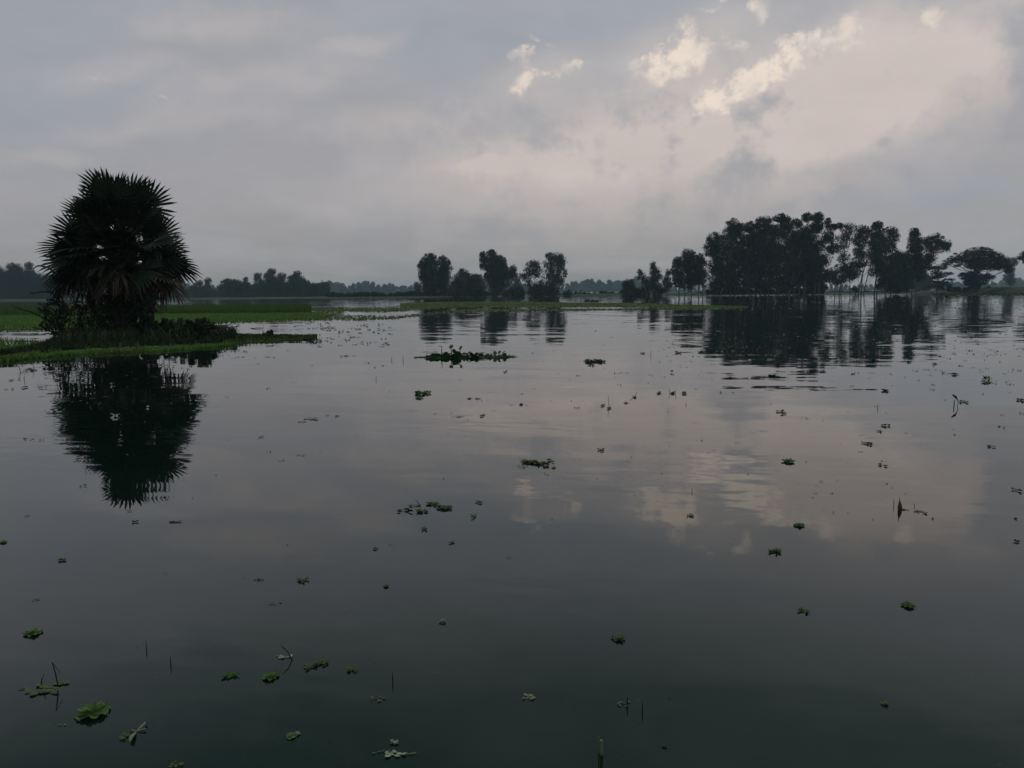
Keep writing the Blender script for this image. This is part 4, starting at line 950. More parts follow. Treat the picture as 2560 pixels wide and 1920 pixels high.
tag(b.build('reed_stub', MT['stub'], None, (p.x, p.y, 0)), 'broken off pale green reed stub standing at the lower photo edge', 'reed')
pl('pale', 1862, 1750, 14, 'faint blurred sunken plant far down in the near water', m='lettuce_dull')
pl('pale', 1871, 1804, 12, 'small yellowish leaf bit near the faint blurred sunken plant', m='lettuce')
pl('rosette', 1998, 1315, 26, 'water lettuce at the rim of the bright cloud reflection, nearer the photographer', )
pl('patch', 1938, 1380, 38, 'long dark water lettuce with a pale tail below the bright cloud reflection', h=11)
pl('patch', 2011, 1530, 32, 'water lettuce with dark drooping roots mirrored below it', h=16)
pl('rosette', 2270, 1516, 31, 'compact domed water lettuce standing alone in the dark water')
pl('patch', 2211, 1759, 22, 'dull yellow green leaf scrap alone in the darkest near water', h=12, m='lettuce_dull')
pl('pale', 2000, 1631, 30, 'dull brownish sunken weed below the lettuce with drooping roots', m='lettuce_dull')
pl('patch', 2543, 1356, 15, 'small dark water weed at the photo edge beside the grey cloud reflection', h=9, m='darkbit')
pl('patch', 1727, 1291, 24, 'small lettuce floating in the brightest cloud reflection', h=12)
pl('blade', 1730, 1230, 0, 'tiny upright dark blade inside the bright cloud reflection', h=10)
pl('patch', 1183, 1292, 22, 'four lobed green water plant below its neighbour beside the long weed raft', h=14)
pl('patch', 1197, 1257, 22, 'green water plant with a folded leaf, upper one beside the long weed raft', h=14)
def raft(label, items, base, group=None):
    """a floating raft: each clump of it is a part"""
    p0 = gnd(*base); root = empty('weed_raft', (p0.x, p0.y, 0)); tag(root, label, 'water plants', group)
    for (kind, px, py, w, h, m) in items:
        o = plant(kind, px, py, w, None, None, m, h)
        for key in ('category', 'group', 'label'):
            if key in o: del o[key]
        o.location = o.location - root.location; o.parent = root; o.name = 'clump' if kind == 'patch' else 'stems'
    return root
raft('long weed raft with a bright curly green head and a dark trailing tail', [('patch', 1108, 1272, 46, 20, 'lettuce'), ('patch', 1080, 1262, 36, 11, 'lettuce'), ('patch', 1125, 1266, 16, 9, 'lettuce'), ('patch', 1055, 1279, 36, 8, 'lettuce_dull'),
     ('debris', 1010, 1277, 56, 12, 'darkbit'), ('debris', 1040, 1265, 40, 6, 'debris')], (1070, 1274))
pl('blade', 1056, 1270, 0, 'slanting dark stick poking out of the long weed raft', h=22, lean=-.8)
raft('ring ended weed raft with two green heads and a looped stem', [('patch', 1322, 1156, 44, 14, 'lettuce'), ('patch', 1352, 1160, 44, 12, 'lettuce_dull'), ('patch', 1376, 1154, 26, 10, 'lettuce'), ('debris', 1305, 1166, 34, 12, 'debris'), ('patch', 1364, 1168, 18, 8, 'lettuce')], (1340, 1161))
pl('rosette', 1384, 1170, 13, 'small star shaped plant at the tip of the ring ended raft')
pl('debris', 1370, 1188, 12, 'dark scrap below the ring ended raft', m='darkbit')
pl('rosette', 1971, 1155, 31, 'fullest round lettuce in the pale pink reflection, almost opaque clump')
pl('patch', 2170, 1111, 29, 'oval green lettuce before a three armed twig', h=13)
pl('debris', 2153, 1130, 15, 'three armed dark twig floating below the oval green lettuce', m='blackstem')
pl('patch', 1958, 1033, 30, 'spiky topped green lettuce standing above the fullest round one', h=15)
pl('patch', 2206, 1164, 24, 'small pale green weed with a twig beside the three armed twig', h=9, m='lettuce_dull')
pl('debris', 2211, 1153, 15, 'small grey scrap just above the pale green weed', m='debris')
pl('patch', 1502, 1126, 21, 'double tufted plant in the pink reflection above a lone speck', h=9)
# ---- the standing dry leaf and its neighbours
p = gnd(2250, 1274); k = dist_at(p) / F; root = empty('dry_leaf', (p.x, p.y, 0)); b = MB()
prof_ = [(0, 6), (4, 6.5), (9, 5.5), (14, 4), (19, 1.6), (25, .6), (30, .2)]
V = []; ns = 8
for (z, w_) in prof_:
    for j in range(ns):
        a = 2 * math.pi * j / ns; V.append(((w_ * .8 * math.cos(a) - z * .08) * k, w_ * .35 * math.sin(a) * k, (z + (.6 * math.cos(2 * a))) * k))
b.add(V, [(i * ns + j, i * ns + (j + 1) % ns, (i + 1) * ns + (j + 1) % ns, (i + 1) * ns + j) for i in range(len(prof_) - 1) for j in range(ns)])
b.build('blade', MT['brown'], root, smooth=True)
b = MB(); b.tube([(3 * k, 0, 2 * k), (10 * k, -.01, .5 * k), (18 * k, -.02, 0)], [1.3 * k, 1 * k, .5 * k], 5); b.build('stem', MT['blackstem'], root)
tag(root, 'curled rusty brown dry leaf standing upright in the water', 'leaf')
pl('blade', 2235, 1265, 0, 'thin curved dark stalk beside the standing brown leaf', h=16, lean=-.1)
pl('blade', 2286, 1266, 0, 'short dark stub on the far side of the brown leaf stem', h=8)
pl('debris', 2309, 1280, 40, 'low raft of pale weed scraps after the standing brown leaf', h=8)
pl('patch', 2332, 1298, 9, 'tiny dark plant under the raft of pale scraps', m='darkbit', h=5)
# withered bent plant like a wading bird
p = gnd(2386, 1016); k = dist_at(p) / F; b = MB()
b.tube([(-1 * k, 0, -.05), (-1 * k, 0, 14 * k)], [1.3 * k, .8 * k], 5)
b.tube([(5 * k, 0, -.05), (8 * k, 0, 8 * k), (5 * k, 0, 16 * k), (1 * k, 0, 21 * k), (-6 * k, 0, 26 * k)], [.5 * k, .6 * k, 1.0 * k, 2.8 * k, .8 * k], 6)
tag(b.build('withered_stalk', MT['blackstem'], None, (p.x, p.y, 0)), 'withered dark drooping plant bent over like a wading bird', 'stalk')
pl('patch', 2413, 1006, 17, 'low leafy plant just past the withered drooping stalk', h=8, m='lettuce_dull')
# ---- middle distance, plants with a look of their own
MIDS = [
 ('patch', 1057, 984, 50, 'flat matted green weed with a thin tail above a small lettuce', 6, 'lettuce_dull'), ('rosette', 1048, 995, 22, 'small lettuce tucked under the flat matted weed', 9, 'lettuce'),
 ('debris', 1191, 997, 40, 'long low twig with an upright stub floating before the pink reflection', 4, 'blackstem'), ('patch', 1264, 930, 14, 'dark double tuft below the end of the hyacinth clump', 6, 'darkbit'),
 ('debris', 776, 1050, 46, 'loose pale brown weed scraps strung together beside two dark leaf bits', 14, 'debris'), ('speck', 842, 1040, 15, 'dark oval leaf, second from the strung weed scraps', 5, None),
 ('speck', 818, 1039, 9, 'small dark leaf bit just past the strung weed scraps', 4, None), ('debris', 1145, 1042, 28, 'dark pointed weed with a long thin tail at the rim of the pink reflection', 5, 'darkbit'),
 ('patch', 1206, 1039, 19, 'curled green plant where the pink reflection begins', 11, 'lettuce_dull'), ('debris', 1236, 1027, 13, 'tiny winged leaf scrap above the curled green plant', 4, 'darkbit'), ('speck', 1130, 1033, 7, 'tiny triangular leaf bit over the pointed weed', 6, None),
 ('speck', 658, 1093, 13, 'dark oval leaf bit across from the palm reflection', 4, None), ('debris', 740, 1139, 14, 'split dark leaf scrap linked to a heart shaped leaf', 8, 'darkbit'), ('speck', 758, 1138, 12, 'dark heart shaped leaf beside the split leaf scrap', 8, None),
 ('speck', 707, 1151, 9, 'small square dark leaf below the split leaf scrap', 8, None), ('speck', 672, 1130, 9, 'thin dark leaf bit before the split leaf scrap', 3, None),
 ('patch', 1485, 905, 60, 'long thin green weed raft with a tufted end past the hyacinth clump', 6, 'lettuce_dull'), ('patch', 1498, 902, 13, 'upright tuft on the long thin green raft', 9, 'lettuce'), ('patch', 1478, 914, 20, 'small boat shaped green plant under the long thin raft', 7, 'lettuce_dull'),
 ('patch', 1607, 884, 15, 'small double green weed before the thin upright blade near the grove reflection', 4, 'lettuce_dull'), ('patch', 1695, 883, 19, 'low green weed with a spur just before the grove reflection', 6, 'lettuce_dull'), ('patch', 1752, 881, 20, 'green weed with a long straight tail touching the grove reflection', 6, 'lettuce_dull'),
 ('speck', 1728, 903, 8, 'dark leaf bit under the green weed with the straight tail', 5, None), ('speck', 1700, 916, 7, 'dark leaf bit over the two stacked tufts', 5, None), ('patch', 1680, 927, 10, 'upper tuft of the two stacked green tufts', 7, 'lettuce_dull'), ('patch', 1679, 935, 10, 'lower tuft of the two stacked green tufts', 7, 'lettuce_dull'),
 ('speck', 1540, 933, 9, 'first of the row of dark bits under the long thin raft', 5, None), ('debris', 1555, 932, 16, 'broken dark strip in the row under the long thin raft', 3, 'darkbit'), ('speck', 1566, 932, 6, 'dark round bit closing the row under the long thin raft', 4, None),
 ('debris', 1627, 938, 15, 'dark bow shaped scrap before the two stacked tufts', 5, 'darkbit'), ('speck', 1547, 962, 9, 'dark round leaf floating alone under the row of bits', 6, None),
 ('patch', 1585, 993, 16, 'green plant with an upright fork like a fish tail', 8, 'lettuce'), ('debris', 1577, 1000, 15, 'dark flat scrap under the fish tail plant', 4, 'darkbit'), ('rosette', 1565, 1008, 13, 'small round green lettuce below the fish tail plant', 10, 'lettuce_dull'),
 ('patch', 1648, 984, 19, 'boat shaped green lettuce before the plant with two upright stalks', 8, 'lettuce'), ('patch', 1681, 984, 19, 'green plant with two upright stalks in the middle of a row', 9, 'lettuce'), ('patch', 1710, 984, 20, 'flat green lettuce after the plant with two stalks', 7, 'lettuce'),
 ('speck', 1737, 972, 8, 'dark leaf bit over the end of the lettuce row', 4, None), ('speck', 1805, 982, 10, 'squarish dark tuft, nearer of the pair past the lettuce row', 6, None), ('speck', 1833, 983, 8, 'rounded dark tuft, farther of the pair past the lettuce row', 5, None),
 ('patch', 1507, 1015, 18, 'low spreading green plant at the foot of the long thin stalk', 6, 'lettuce_dull'), ('patch', 1523, 1021, 18, 'dark green lettuce under the long thin stalk', 8, 'lettuce'), ('debris', 1671, 1030, 9, 'small dark twig below the lettuce row', 3, 'darkbit'),
 ('debris', 1738, 1058, 12, 'small dark winged scrap on the pink reflection', 4, 'darkbit'), ('speck', 1840, 1110, 7, 'dark leaf bit near the fullest round lettuce', 5, None), ('debris', 1823, 1134, 11, 'tiny dark tuft below the leaf bit near the fullest lettuce', 5, 'darkbit'), ('debris', 1573, 1155, 11, 'thin winged scrap in the middle of the pink reflection', 3, 'darkbit'),
 ('speck', 1515, 1144, 5, 'single dark dot under the double tufted plant', 4, None), ('patch', 1931, 940, 26, 'green weed strip among the ripples of the grove reflection', 4, 'lettuce_dull'), ('patch', 1303, 1012, 15, 'flat dark weed before the long thin stalk', 5, 'darkbit'),
 ('debris', 1284, 887, 15, 'thin green sprig just past the tip of the hyacinth clump', 4, 'darkbit'),
 ('patch', 2213, 978, 20, 'flat double dark weed below the last ripples of the grove reflection', 5, 'darkbit'), ('patch', 2376, 935, 24, 'round green lettuce with a side stem under a group of dark bits', 11, 'lettuce'), ('patch', 2342, 911, 13, 'dark double tuft above the lettuce with a side stem', 5, 'darkbit'), ('speck', 2339, 926, 8, 'dark round bit beside the lettuce with a side stem', 5, None),
 ('patch', 2466, 945, 19, 'pointed green plant above a flat lobed one near the edge', 7, 'lettuce_dull'), ('patch', 2470, 957, 28, 'flat lobed green plant under the pointed one near the edge', 7, 'lettuce_dull'), ('speck', 2537, 963, 7, 'dark round tuft near the photo edge under the leaf strip', 6, None), ('speck', 2545, 925, 12, 'dark winged leaf strip near the photo edge', 4, None),
 ('patch', 2549, 1000, 18, 'flat dark green weed touching the photo edge', 6, 'lettuce_dull'), ('patch', 2558, 1035, 12, 'green plant half cut by the photo edge', 9, 'lettuce_dull'), ('speck', 2503, 1038, 8, 'dark leaf bit over the round dark ball of weed', 4, None), ('patch', 2499, 1067, 10, 'round dark ball of weed near the photo edge', 8, 'darkbit'), ('speck', 2384, 1087, 9, 'dark flat bit below the withered drooping stalk', 4, None),
 ('patch', 2217, 1066, 21, 'spread out green weed above the small fluffy one', 6, 'lettuce_dull'), ('patch', 2201, 1080, 14, 'small fluffy green weed between a spread one and a thin one', 7, 'lettuce_dull'), ('debris', 2156, 1089, 13, 'thin greenish scrap over the oval green lettuce', 4, 'lettuce_dull'), ('patch', 2473, 1116, 17, 'boat shaped grey green weed alone on the grey reflection', 7, 'lettuce_dull'),
 ('speck', 2012, 1047, 9, 'winged dark bit beside the spiky topped lettuce', 6, None), ('speck', 1926, 1012, 7, 'pointed dark bit above the spiky topped lettuce', 4, None), ('speck', 2014, 1156, 7, 'dark dot beside the fullest round lettuce', 4, None),
 ('patch', 2540, 1227, 21, 'long lobed green weed near the edge above the small dark tuft', 8, 'lettuce_dull'), ('patch', 2540, 1298, 10, 'small dark tuft near the edge under the long lobed weed', 9, 'darkbit'),
 ('patch', 2190, 903, 14, 'dark weed with a thin tail at the far rim of the grove reflection', 5, 'darkbit'), ('debris', 2250, 904, 22, 'dark broken strip after the weed with a thin tail', 3, 'darkbit'), ('patch', 2273, 906, 14, 'small pointed dark weed closing the broken strip', 5, 'darkbit'), ('patch', 2134, 936, 11, 'small dark tuft under the rim of the grove reflection', 5, 'darkbit'), ('speck', 2144, 933, 8, 'dark bit touching the small tuft under the grove reflection', 4, None),
 ('speck', 2040, 953, 8, 'dark double dot in the pale water under the grove reflection', 5, None), ('speck', 2292, 928, 9, 'lone round dark bit out in the pale water after the broken strip', 5, None), ('speck', 2398, 914, 8, 'dark round bit past the group over the side stemmed lettuce', 4, None),
 ('speck', 2427, 877, 9, 'dark oval bit far out below the reflection of the umbrella shaped tree', 4, None), ('speck', 2427, 844, 8, 'dark bit on the reflection streak of the umbrella shaped tree', 4, None),
 ('speck', 340, 1306, 22, 'thin dark floating twig under the palm reflection, nearer the palm', 3, None), ('debris', 428, 1307, 36, 'knotted dark floating twig under the palm reflection, the longer one', 5, 'darkbit'), ('speck', 323, 1280, 12, 'small dark scrap right under the tip of the palm reflection', 3, None), ('speck', 211, 1215, 13, 'pale brown leaf beside the side of the palm reflection', 6, None), ('speck', 65, 1290, 11, 'slanting dark leaf near the photo edge under the palm reflection', 3, None),
 ('debris', 68, 1098, 28, 'low twigs with three tiny upright stalks near the photo edge', 4, 'blackstem'), ('speck', 101, 1102, 10, 'dark leaf bit next to the twigs with tiny upright stalks', 3, None),
 ('speck', 38, 951, 14, 'dark round floating leaf close to the islet edge', 5, None), ('patch', 87, 926, 17, 'brownish weed round a thin stalk close to the islet edge', 5, 'debris'), ('speck', 71, 927, 10, 'dark leaf beside the brownish weed by the islet edge', 4, None), ('speck', 55, 970, 18, 'long thin leaf floating off the islet edge', 2.5, None), ('speck', 20, 974, 12, 'thin leaf scrap near the photo edge off the islet', 2.5, None),
 ('debris', 674, 893, 28, 'long dark curved weed scrap between the spit and the hyacinth clump', 4, 'darkbit'), ('debris', 866, 890, 34, 'long thin dark twig floating before the hyacinth clump', 2.5, 'darkbit'), ('speck', 737, 955, 6, 'round dark bit alone in the open water before the matted weed', 5, None), ('speck', 919, 908, 9, 'dark leaf bit just before the hyacinth clump tip', 3, None), ('speck', 960, 915, 10, 'flat dark leaf under the hyacinth clump tail', 2.5, None), ('speck', 935, 919, 9, 'thin dark leaf under the hyacinth clump tail, the lower one', 2.5, None),
 ('speck', 668, 972, 11, 'dark double leaf bit across open water from the palm reflection', 3, None), ('speck', 974, 980, 6, 'dark dot before the flat matted weed', 3, None), ('speck', 540, 1017, 5, 'upright dark dot beside the palm reflection', 5, None), ('speck', 567, 993, 7, 'dark leaf bit just above the upright dot beside the palm reflection', 3, None),
 ('speck', 611, 879, 12, 'dark oval leaf bit in front of the spit', 3, None), ('speck', 851, 1286, 5, 'lone dark dot beside the tail of the long weed raft', 3, None), ('speck', 1112, 1197, 8, 'thin dark fleck above the long weed raft', 2, None), ('speck', 891, 1090, 5, 'lone round dark dot under the strung weed scraps', 3, None),
 ('speck', 1827, 1359, 6, 'dark insect like dot in the rippled cloud reflection', 4, None),
]
for (kd, x, y, w, lb, hh, m) in MIDS: pl(kd, x, y, w, lb, None, m, hh)
for (x, y, h, ln, lb) in [(1523, 1015, 30, -.1, 'long thin stalk standing over the dark green lettuce'), (1676, 985, 15, -.3, 'leaning stalk of the plant with two upright stalks'), (1689, 986, 14, .05, 'straight stalk of the plant with two upright stalks'), (1627, 889, 14, .05, 'thin upright blade alone before the grove reflection'),
        (979, 902, 12, .1, 'short curved blade standing just before the hyacinth clump'), (2194, 1022, 11, 0, 'thin curved blade beside a dark bit on the grey water'), (940, 950, 10, .1, 'faint thin curved blade in the open water under the hyacinth clump tail'), (60, 950, 12, .15, 'dark stalk standing off the islet edge near a round leaf'), (52, 930, 16, -.3, 'thin leaning stalk near the islet edge'), (87, 924, 18, -.3, 'thin leaning stalk rising from the brownish weed'),
        (1588, 990, 12, .35, 'upright fork leaf of the fish tail plant'), (1008, 903, 14, 0, 'upright dark stick at the tail of the hyacinth clump'), (1715, 1013, 6, 0, 'tiny upright blade under the lettuce row')]:
    pl('blade', x, y, 0, lb, h=h, lean=ln)
# ---- small leaf bits nothing tells apart, by region
def bits(lb, gp, pts, kind='speck', m=None, w=6, h=3, col=None):
    src = {}
    for i, q in enumerate(pts):
        x, y = q[0], q[1]; ww = q[2] if len(q) > 2 else w
        plant(kind, x, y, ww, lb, gp, m, h, seed=int(x * 3 + y * 5 + i) + 1)
bits('tiny dark leaf bit floating between the spit and the hyacinth clump', 'leaf bits between the spit and the hyacinth clump',
     [(690 + 260 * qr.random() ** .8 + 30, 806 + 62 * qr.random() ** 1.1, qr.uniform(6, 13)) for _ in range(84)] + [(780, 915, 7), (610, 893, 8), (596, 893, 7), (585, 895, 9), (634, 895, 5), (643, 910, 7), (671, 868, 6), (686, 862, 8), (719, 876, 5), (727, 826, 5)], h=2.5)
bits('tiny dark leaf bit in the open water after the hyacinth clump', 'leaf bits after the hyacinth clump',
     [(1385, 877, 5), (1333, 883, 7), (1336, 972, 5), (1306, 985, 8), (1150, 950, 5), (1206, 1002, 5), (1217, 1001, 5), (1088, 1035, 7), (1278, 1013, 8), (1216, 970, 4), (1360, 905, 5), (1440, 887, 4), (1449, 904, 4), (1512, 921, 4), (1396, 935, 5), (1425, 950, 6), (1445, 939, 10), (1428, 1003, 6), (1378, 1002, 5), (1442, 1020, 12), (1318, 1013, 6), (1539, 943, 5), (1619, 957, 6), (1663, 943, 7), (1747, 940, 5), (1826, 944, 9), (1779, 951, 5), (1650, 905, 6), (1677, 903, 5), (1715, 905, 4), (1745, 892, 6), (1706, 893, 4), (1714, 893, 4), (1702, 912, 4), (1718, 919, 6), (1488, 828, 9), (1530, 844, 6), (1700, 831, 6), (1735, 843, 5), (1760, 851, 5), (1596, 835, 4), (1626, 852, 4), (1509, 863, 4)], h=2.5)
bits('tiny dark leaf bit on the pink cloud reflection', 'leaf bits on the pink reflection',
     [(1402, 1062, 5), (1485, 1071, 5), (1720, 1072, 4), (1586, 1111, 4), (1676, 1116, 5), (1610, 1113, 4), (1875, 1080, 4), (1883, 1083, 4), (1750, 1102, 9), (1740, 1101, 4), (1578, 1142, 6), (1480, 1152, 4), (1450, 1152, 4), (1655, 1184, 6), (1494, 1197, 6), (1418, 1182, 5), (1870, 1186, 8), (1797, 1153, 4), (1772, 1133, 6), (1784, 1126, 7), (1849, 1167, 4), (1585, 1237, 5), (1380, 1299, 6), (1290, 1115, 4), (1420, 1132, 4), (1300, 1147, 5), (1364, 1184, 8), (2050, 1204, 8), (2040, 1214, 5), (2092, 1202, 5), (2080, 1234, 8), (2040, 1235, 7), (2030, 1245, 8), (2060, 1275, 5), (2082, 1282, 8), (2118, 1283, 5), (2180, 1300, 6), (2281, 1192, 4), (2215, 1210, 8), (2228, 1220, 6), (2262, 1236, 5), (2256, 1147, 4), (2265, 1083, 6), (2119, 1158, 5), (2100, 1110, 4), (2056, 1051, 5)], h=2.2)
bits('tiny dark leaf bit scattered over the grey water below the umbrella shaped tree', 'leaf bits on the grey water below the umbrella shaped tree',
     [(qr.uniform(2290, 2555), 812 + 150 * qr.random(), qr.uniform(4, 9)) for _ in range(46)] + [(2123, 1030, 5), (2212, 1032, 6), (2190, 1016, 6), (2130, 965, 9), (2173, 946, 5), (2214, 945, 4), (2229, 965, 4), (2228, 936, 8), (2265, 944, 5), (2106, 916, 7), (2088, 907, 10), (2333, 963, 12), (2328, 974, 9), (2366, 1001, 6), (2382, 1074, 5), (2298, 952, 7), (2522, 981, 5), (2455, 985, 7), (2491, 959, 8), (2518, 961, 10)], h=2.6)
bits('pale fleck floating or sunk in the dark near water on the palm side', 'pale flecks in the near water on the palm side',
     [(587, 1694), (641, 1770), (691, 1755), (840, 1770), (772, 1860), (740, 1772), (740, 1785), (771, 1741), (795, 1804), (592, 1859), (620, 1771), (695, 1840), (1034, 1741, 8), (862, 1670), (803, 1690), (778, 1640), (773, 1702), (710, 1656), (876, 1532, 8), (940, 1451), (1011, 1684), (718, 1668), (640, 1662), (533, 1654), (388, 1667, 10), (258, 1747), (68, 1861)], 'pale', 'pale', 6, 3)
bits('pale fleck floating or sunk in the dark near water away from the palm', 'pale flecks in the near water away from the palm',
     [(1257, 1802, 8), (1741, 1561), (1740, 1590), (1363, 1688, 9), (1372, 1687), (1575, 1604), (1651, 1465), (1553, 1425), (1312, 1427, 12), (1659, 1766), (1692, 1877, 7), (1542, 1876, 7), (1806, 1500), (1942, 1620, 8), (2051, 1619, 12), (2047, 1643, 12), (2183, 1376, 14), (2183, 1464, 14), (1938, 1471, 10), (1947, 1500, 8), (2086, 1578, 12), (2097, 1560, 12), (2334, 1660, 12), (2412, 1616, 9), (2422, 1591, 8), (2398, 1585, 7), (2254, 1636, 13), (2228, 1634, 6), (2422, 1792, 14), (2440, 1759, 12), (2381, 1753, 9), (2009, 1791, 9), (2259, 1851, 9), (2496, 1913, 18), (2394, 1916, 12), (2500, 1888, 12), (2430, 1677, 10), (2500, 1617, 14), (2286, 1475, 8), (2185, 1753, 5), (1961, 1914, 10), (2300, 1723, 5), (2528, 1830, 9), (2168, 1569, 6)], 'pale', 'pale', 6, 3)
bits('tiny dark dot on the dark middle water below the weed rafts', 'dark dots on the middle water below the rafts',
     [(434 - 20, 1435, 5), (160, 1499, 4), (342, 1618, 5), (975, 1362, 7), (983, 1362, 4), (817, 1451, 4), (720, 1363, 7), (652, 1425, 6), (613, 1446, 4), (774, 1542, 6), (800, 1130, 5), (540, 1188, 6), (480, 1245, 5), (1290, 1340, 5), (937, 1660, 6), (985, 1735, 4), (826, 1853, 7), (1674, 1747, 6), (1015, 1226, 4), (570, 1100, 6), (1013, 1093, 4), (1120, 1085, 5), (1165, 1088, 4), (1170, 1050, 6), (460, 1200, 5), (20, 1040, 3)], h=2.2)
# ---- weed specks strewn over the reflection of the grove: nobody could count them
b = MB(); C = []
for _ in range(2600):
    x = rs.uniform(1640, 2560); y = 752 + 140 * rs.rand() ** 1.5
    if fbm2(x * .012, y * .05, 9) + .5 * rs.randn() < -.1: continue
    p = gnd(x, y); C.append((p.x, p.y, .006))
C = np.array(C); sz = np.clip(np.hypot(C[:, 0], C[:, 1]) / F * 2.6, .05, .28)
for lo, hi in ((0, .1), (.1, .16), (.16, .3)):
    m_ = (sz >= lo) & (sz < hi)
    if m_.sum(): b.cards(leaf_cards(C[m_], (lo + hi) / 2 * .8, (lo + hi) / 2 * .5, 'flat') * [1, 1, .4] + [0, 0, .006], 4)
tag(b.build('strewn_weed', MT['lettuce_dull']), 'countless small weed specks strewn over the dark reflection of the grove', 'weed specks', kind='stuff')
b = MB(); C = []
for _ in range(70):
    x = rs.uniform(150, 480); y = 885 + 130 * rs.rand() ** 1.3; p = gnd(x, y); C.append((p.x, p.y, .004))
b.cards(leaf_cards(np.array(C), .05, .025, 'flat') * [1, 1, .3] + [0, 0, .005], 4)
tag(b.build('strewn_flecks', MT['debris']), 'small pale flecks strewn over the dark reflection of the palm', 'flecks', kind='stuff')

# ---- the water hyacinth clump
hb = gnd(1145, 893); hk = dist_at(hb) / F; hy = empty('water_hyacinth', (hb.x, hb.y, 0))
tag(hy, 'big clump of water hyacinth with round glossy leaves in the middle of the water', 'water plant')
def hleaf(b, c, R, tilt, az_, rot=0, cup=.25):
    """a round spoon leaf as a fan of faces"""
    N = 12; V = [(0, 0, -cup * R * .4)]
    for i in range(N):
        a = 2 * math.pi * i / N; rr = R * (1.0 + .18 * math.cos(a)); V.append((rr * math.cos(a), rr * .88 * math.sin(a), cup * R * abs(math.sin(a)) * .6))
    M = Matrix.Rotation(az_, 3, 'Z') @ Matrix.Rotation(-tilt, 3, 'Y')
    b.add([tuple(M @ Vector(v) + Vector(c)) for v in V], [(0, 1 + i, 1 + (i + 1) % N) for i in range(N)])
hr2 = random.Random(21)
def hyl(px, pz, dy, R, tilt, az_, part='leaf', base=None):
    x = (px - 1145) * hk; z = pz * hk; b = MB(); c = (x, dy, z)
    hleaf(b, c, 1.25 * R * hk, tilt, az_); bx = x if base is None else (base - 1145) * hk
    b.tube([(bx, dy * .8, -.03), (bx * .4 + x * .6 , dy, z * .55), (x - math.cos(az_) * R * hk * .8 * math.cos(tilt), dy - math.sin(az_) * R * hk * .8, z - math.sin(tilt) * R * hk * .8)], [1.6 * hk, 1.2 * hk, .7 * hk], 5)
    return b.build(part, MT['hyacinth'], hy, smooth=True)
# the erect leaves that show one by one (pixel column, height in pixels, depth, radius)
for (px, pz, dy, R, tl, a, bs) in [(1102, 27, 0, 4.6, .3, 2.9, 1108), (1128, 25, .05, 5, .9, 1.2, 1130), (1136, 14, -.05, 5.5, 1.1, 4.3, 1134), (1152, 22, 0, 5, 1.0, .7, 1147), (1114, 7, .05, 6, .9, 5.0, 1116), (1145, 6, -.1, 8, 1.1, 4.6, 1142), (1158, 5, .15, 5, 1.0, 5.4, 1158),
        (1084, 4, 0, 5.5, 1.0, 4.5, 1084), (1096, 3.5, .05, 5, 1.0, 4.8, 1096), (1172, 10, 0, 4.5, .7, .6, 1170), (1178, 5, .1, 5, 1.1, 4.4, 1178), (1192, 6, -.05, 5, 1.0, 4.9, 1192), (1184, 2, -.1, 5.5, 1.0, 4.7, 1184), (1201, 3, 0, 4.5, 1.1, 4.2, 1201), (1237, 8, .1, 4.5, 1.0, 1.8, 1235), (1248, 10, .1, 4.2, .9, .9, 1246), (1259, 10, .1, 4, .7, .4, 1254), (1262, 6, 0, 3.5, .9, 5, 1262),
        (1070, 1, -.1, 4.5, .9, 4.4, 1070), (1080, -1, -.3, 5, 1.0, 4.8, 1080), (1120, 0, -.25, 7, 1.0, 4.4, 1120), (1136, 0, -.3, 7.5, 1.05, 4.9, 1136), (1150, 1, -.25, 6.5, 1.0, 4.3, 1150)]:
    hyl(px, max(pz, 2), dy, R, tl, a, 'leaf', bs)
for _ in range(66):
    u = hr2.random(); px = 1075 + 190 * u; R = hr2.uniform(3.2, 5.4) * (1 if px < 1205 else .72)
    hyl(px, hr2.uniform(1.5, 7 if px < 1205 else 4.5), hr2.uniform(-.35, .3), R, hr2.uniform(.3, 1.2), hr2.random() * 6.28, 'leaf', px + hr2.uniform(-3, 3))
b = MB()
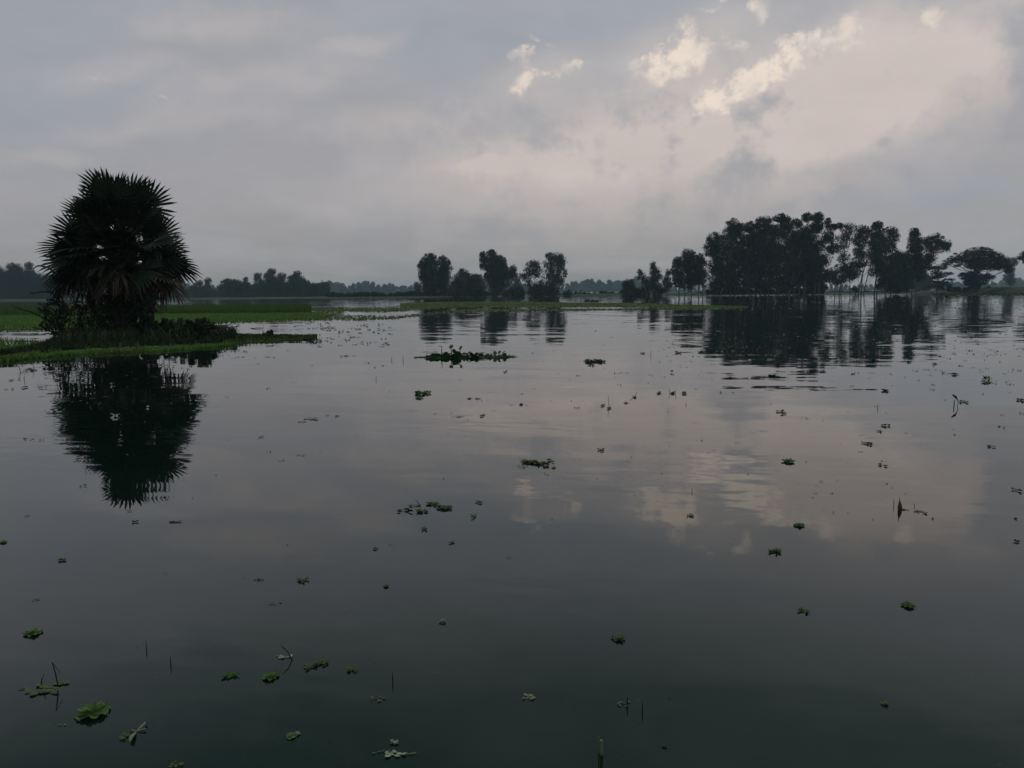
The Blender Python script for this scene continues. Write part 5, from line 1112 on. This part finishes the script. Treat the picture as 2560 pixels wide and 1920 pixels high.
for _ in range(260):
    px = 1040 + 245 * hr2.random() ** .9; x = (px - 1145) * hk; y = hr2.uniform(-.45, .35) * (1 if 1065 < px < 1250 else .35); l = hr2.uniform(4, 13) * hk; a = hr2.gauss(0, .45) + (math.pi if hr2.random() < .5 else 0)
    z = hr2.uniform(.0, 2.6) * hk * (1 if px > 1065 else .2)
    b.tube([(x, y, z), (x + l * math.cos(a) * .5, y + l * math.sin(a), z + hr2.uniform(-.3, 1.8) * hk), (x + l * math.cos(a), y + l * math.sin(a) * 1.5, max(.0, z + hr2.uniform(-1.5, 1) * hk))], [.9 * hk, .8 * hk, .4 * hk], 4)
b.tube([(-60 * hk, 0, .3 * hk), (-85 * hk, .1, .3 * hk), (-112 * hk, .05, .2 * hk)], [1.0 * hk, .8 * hk, .4 * hk], 5)
b.tube([(-62 * hk, -.15, .3 * hk), (-80 * hk, -.2, .3 * hk), (-100 * hk, -.15, .2 * hk)], [.8 * hk, .6 * hk, .3 * hk], 5)
b.tube([(110 * hk, 0, 1 * hk), (130 * hk, .05, .8 * hk), (148 * hk, .05, .6 * hk)], [1.0 * hk, .8 * hk, .3 * hk], 5)
b.tube([(38 * hk, .1, 2 * hk), (45 * hk, .1, 9 * hk), (58 * hk, .1, 11 * hk), (68 * hk, .1, 9 * hk), (74 * hk, .1, 4 * hk)], [.6 * hk] * 5, 4)
b.build('stems', MT['hystem'], hy)
HAZE = 0.00022
# ---------------------------------------------------------------- haze
b = MB(); X = 2700
V = [(sx * X, sy * X, z) for z in (-2.5, 44) for (sx, sy) in ((-1, -1), (1, -1), (1, 1), (-1, 1))]
b.add(V, [(3, 2, 1, 0), (4, 5, 6, 7), (0, 1, 5, 4), (1, 2, 6, 5), (2, 3, 7, 6), (3, 0, 4, 7)])
hm = bpy.data.materials.new('haze_air'); hm.use_nodes = True; ht = hm.node_tree; ht.nodes.clear()
ho = ht.nodes.new('ShaderNodeOutputMaterial'); pv = ht.nodes.new('ShaderNodeVolumePrincipled')
pv.inputs['Color'].default_value = (.62, .85, 1.0, 1); pv.inputs['Density'].default_value = HAZE
pv.inputs['Anisotropy'].default_value = 0.2
ht.links.new(pv.outputs[0], ho.inputs['Volume'])
o = b.build('haze', hm); tag(o, kind='stuff')
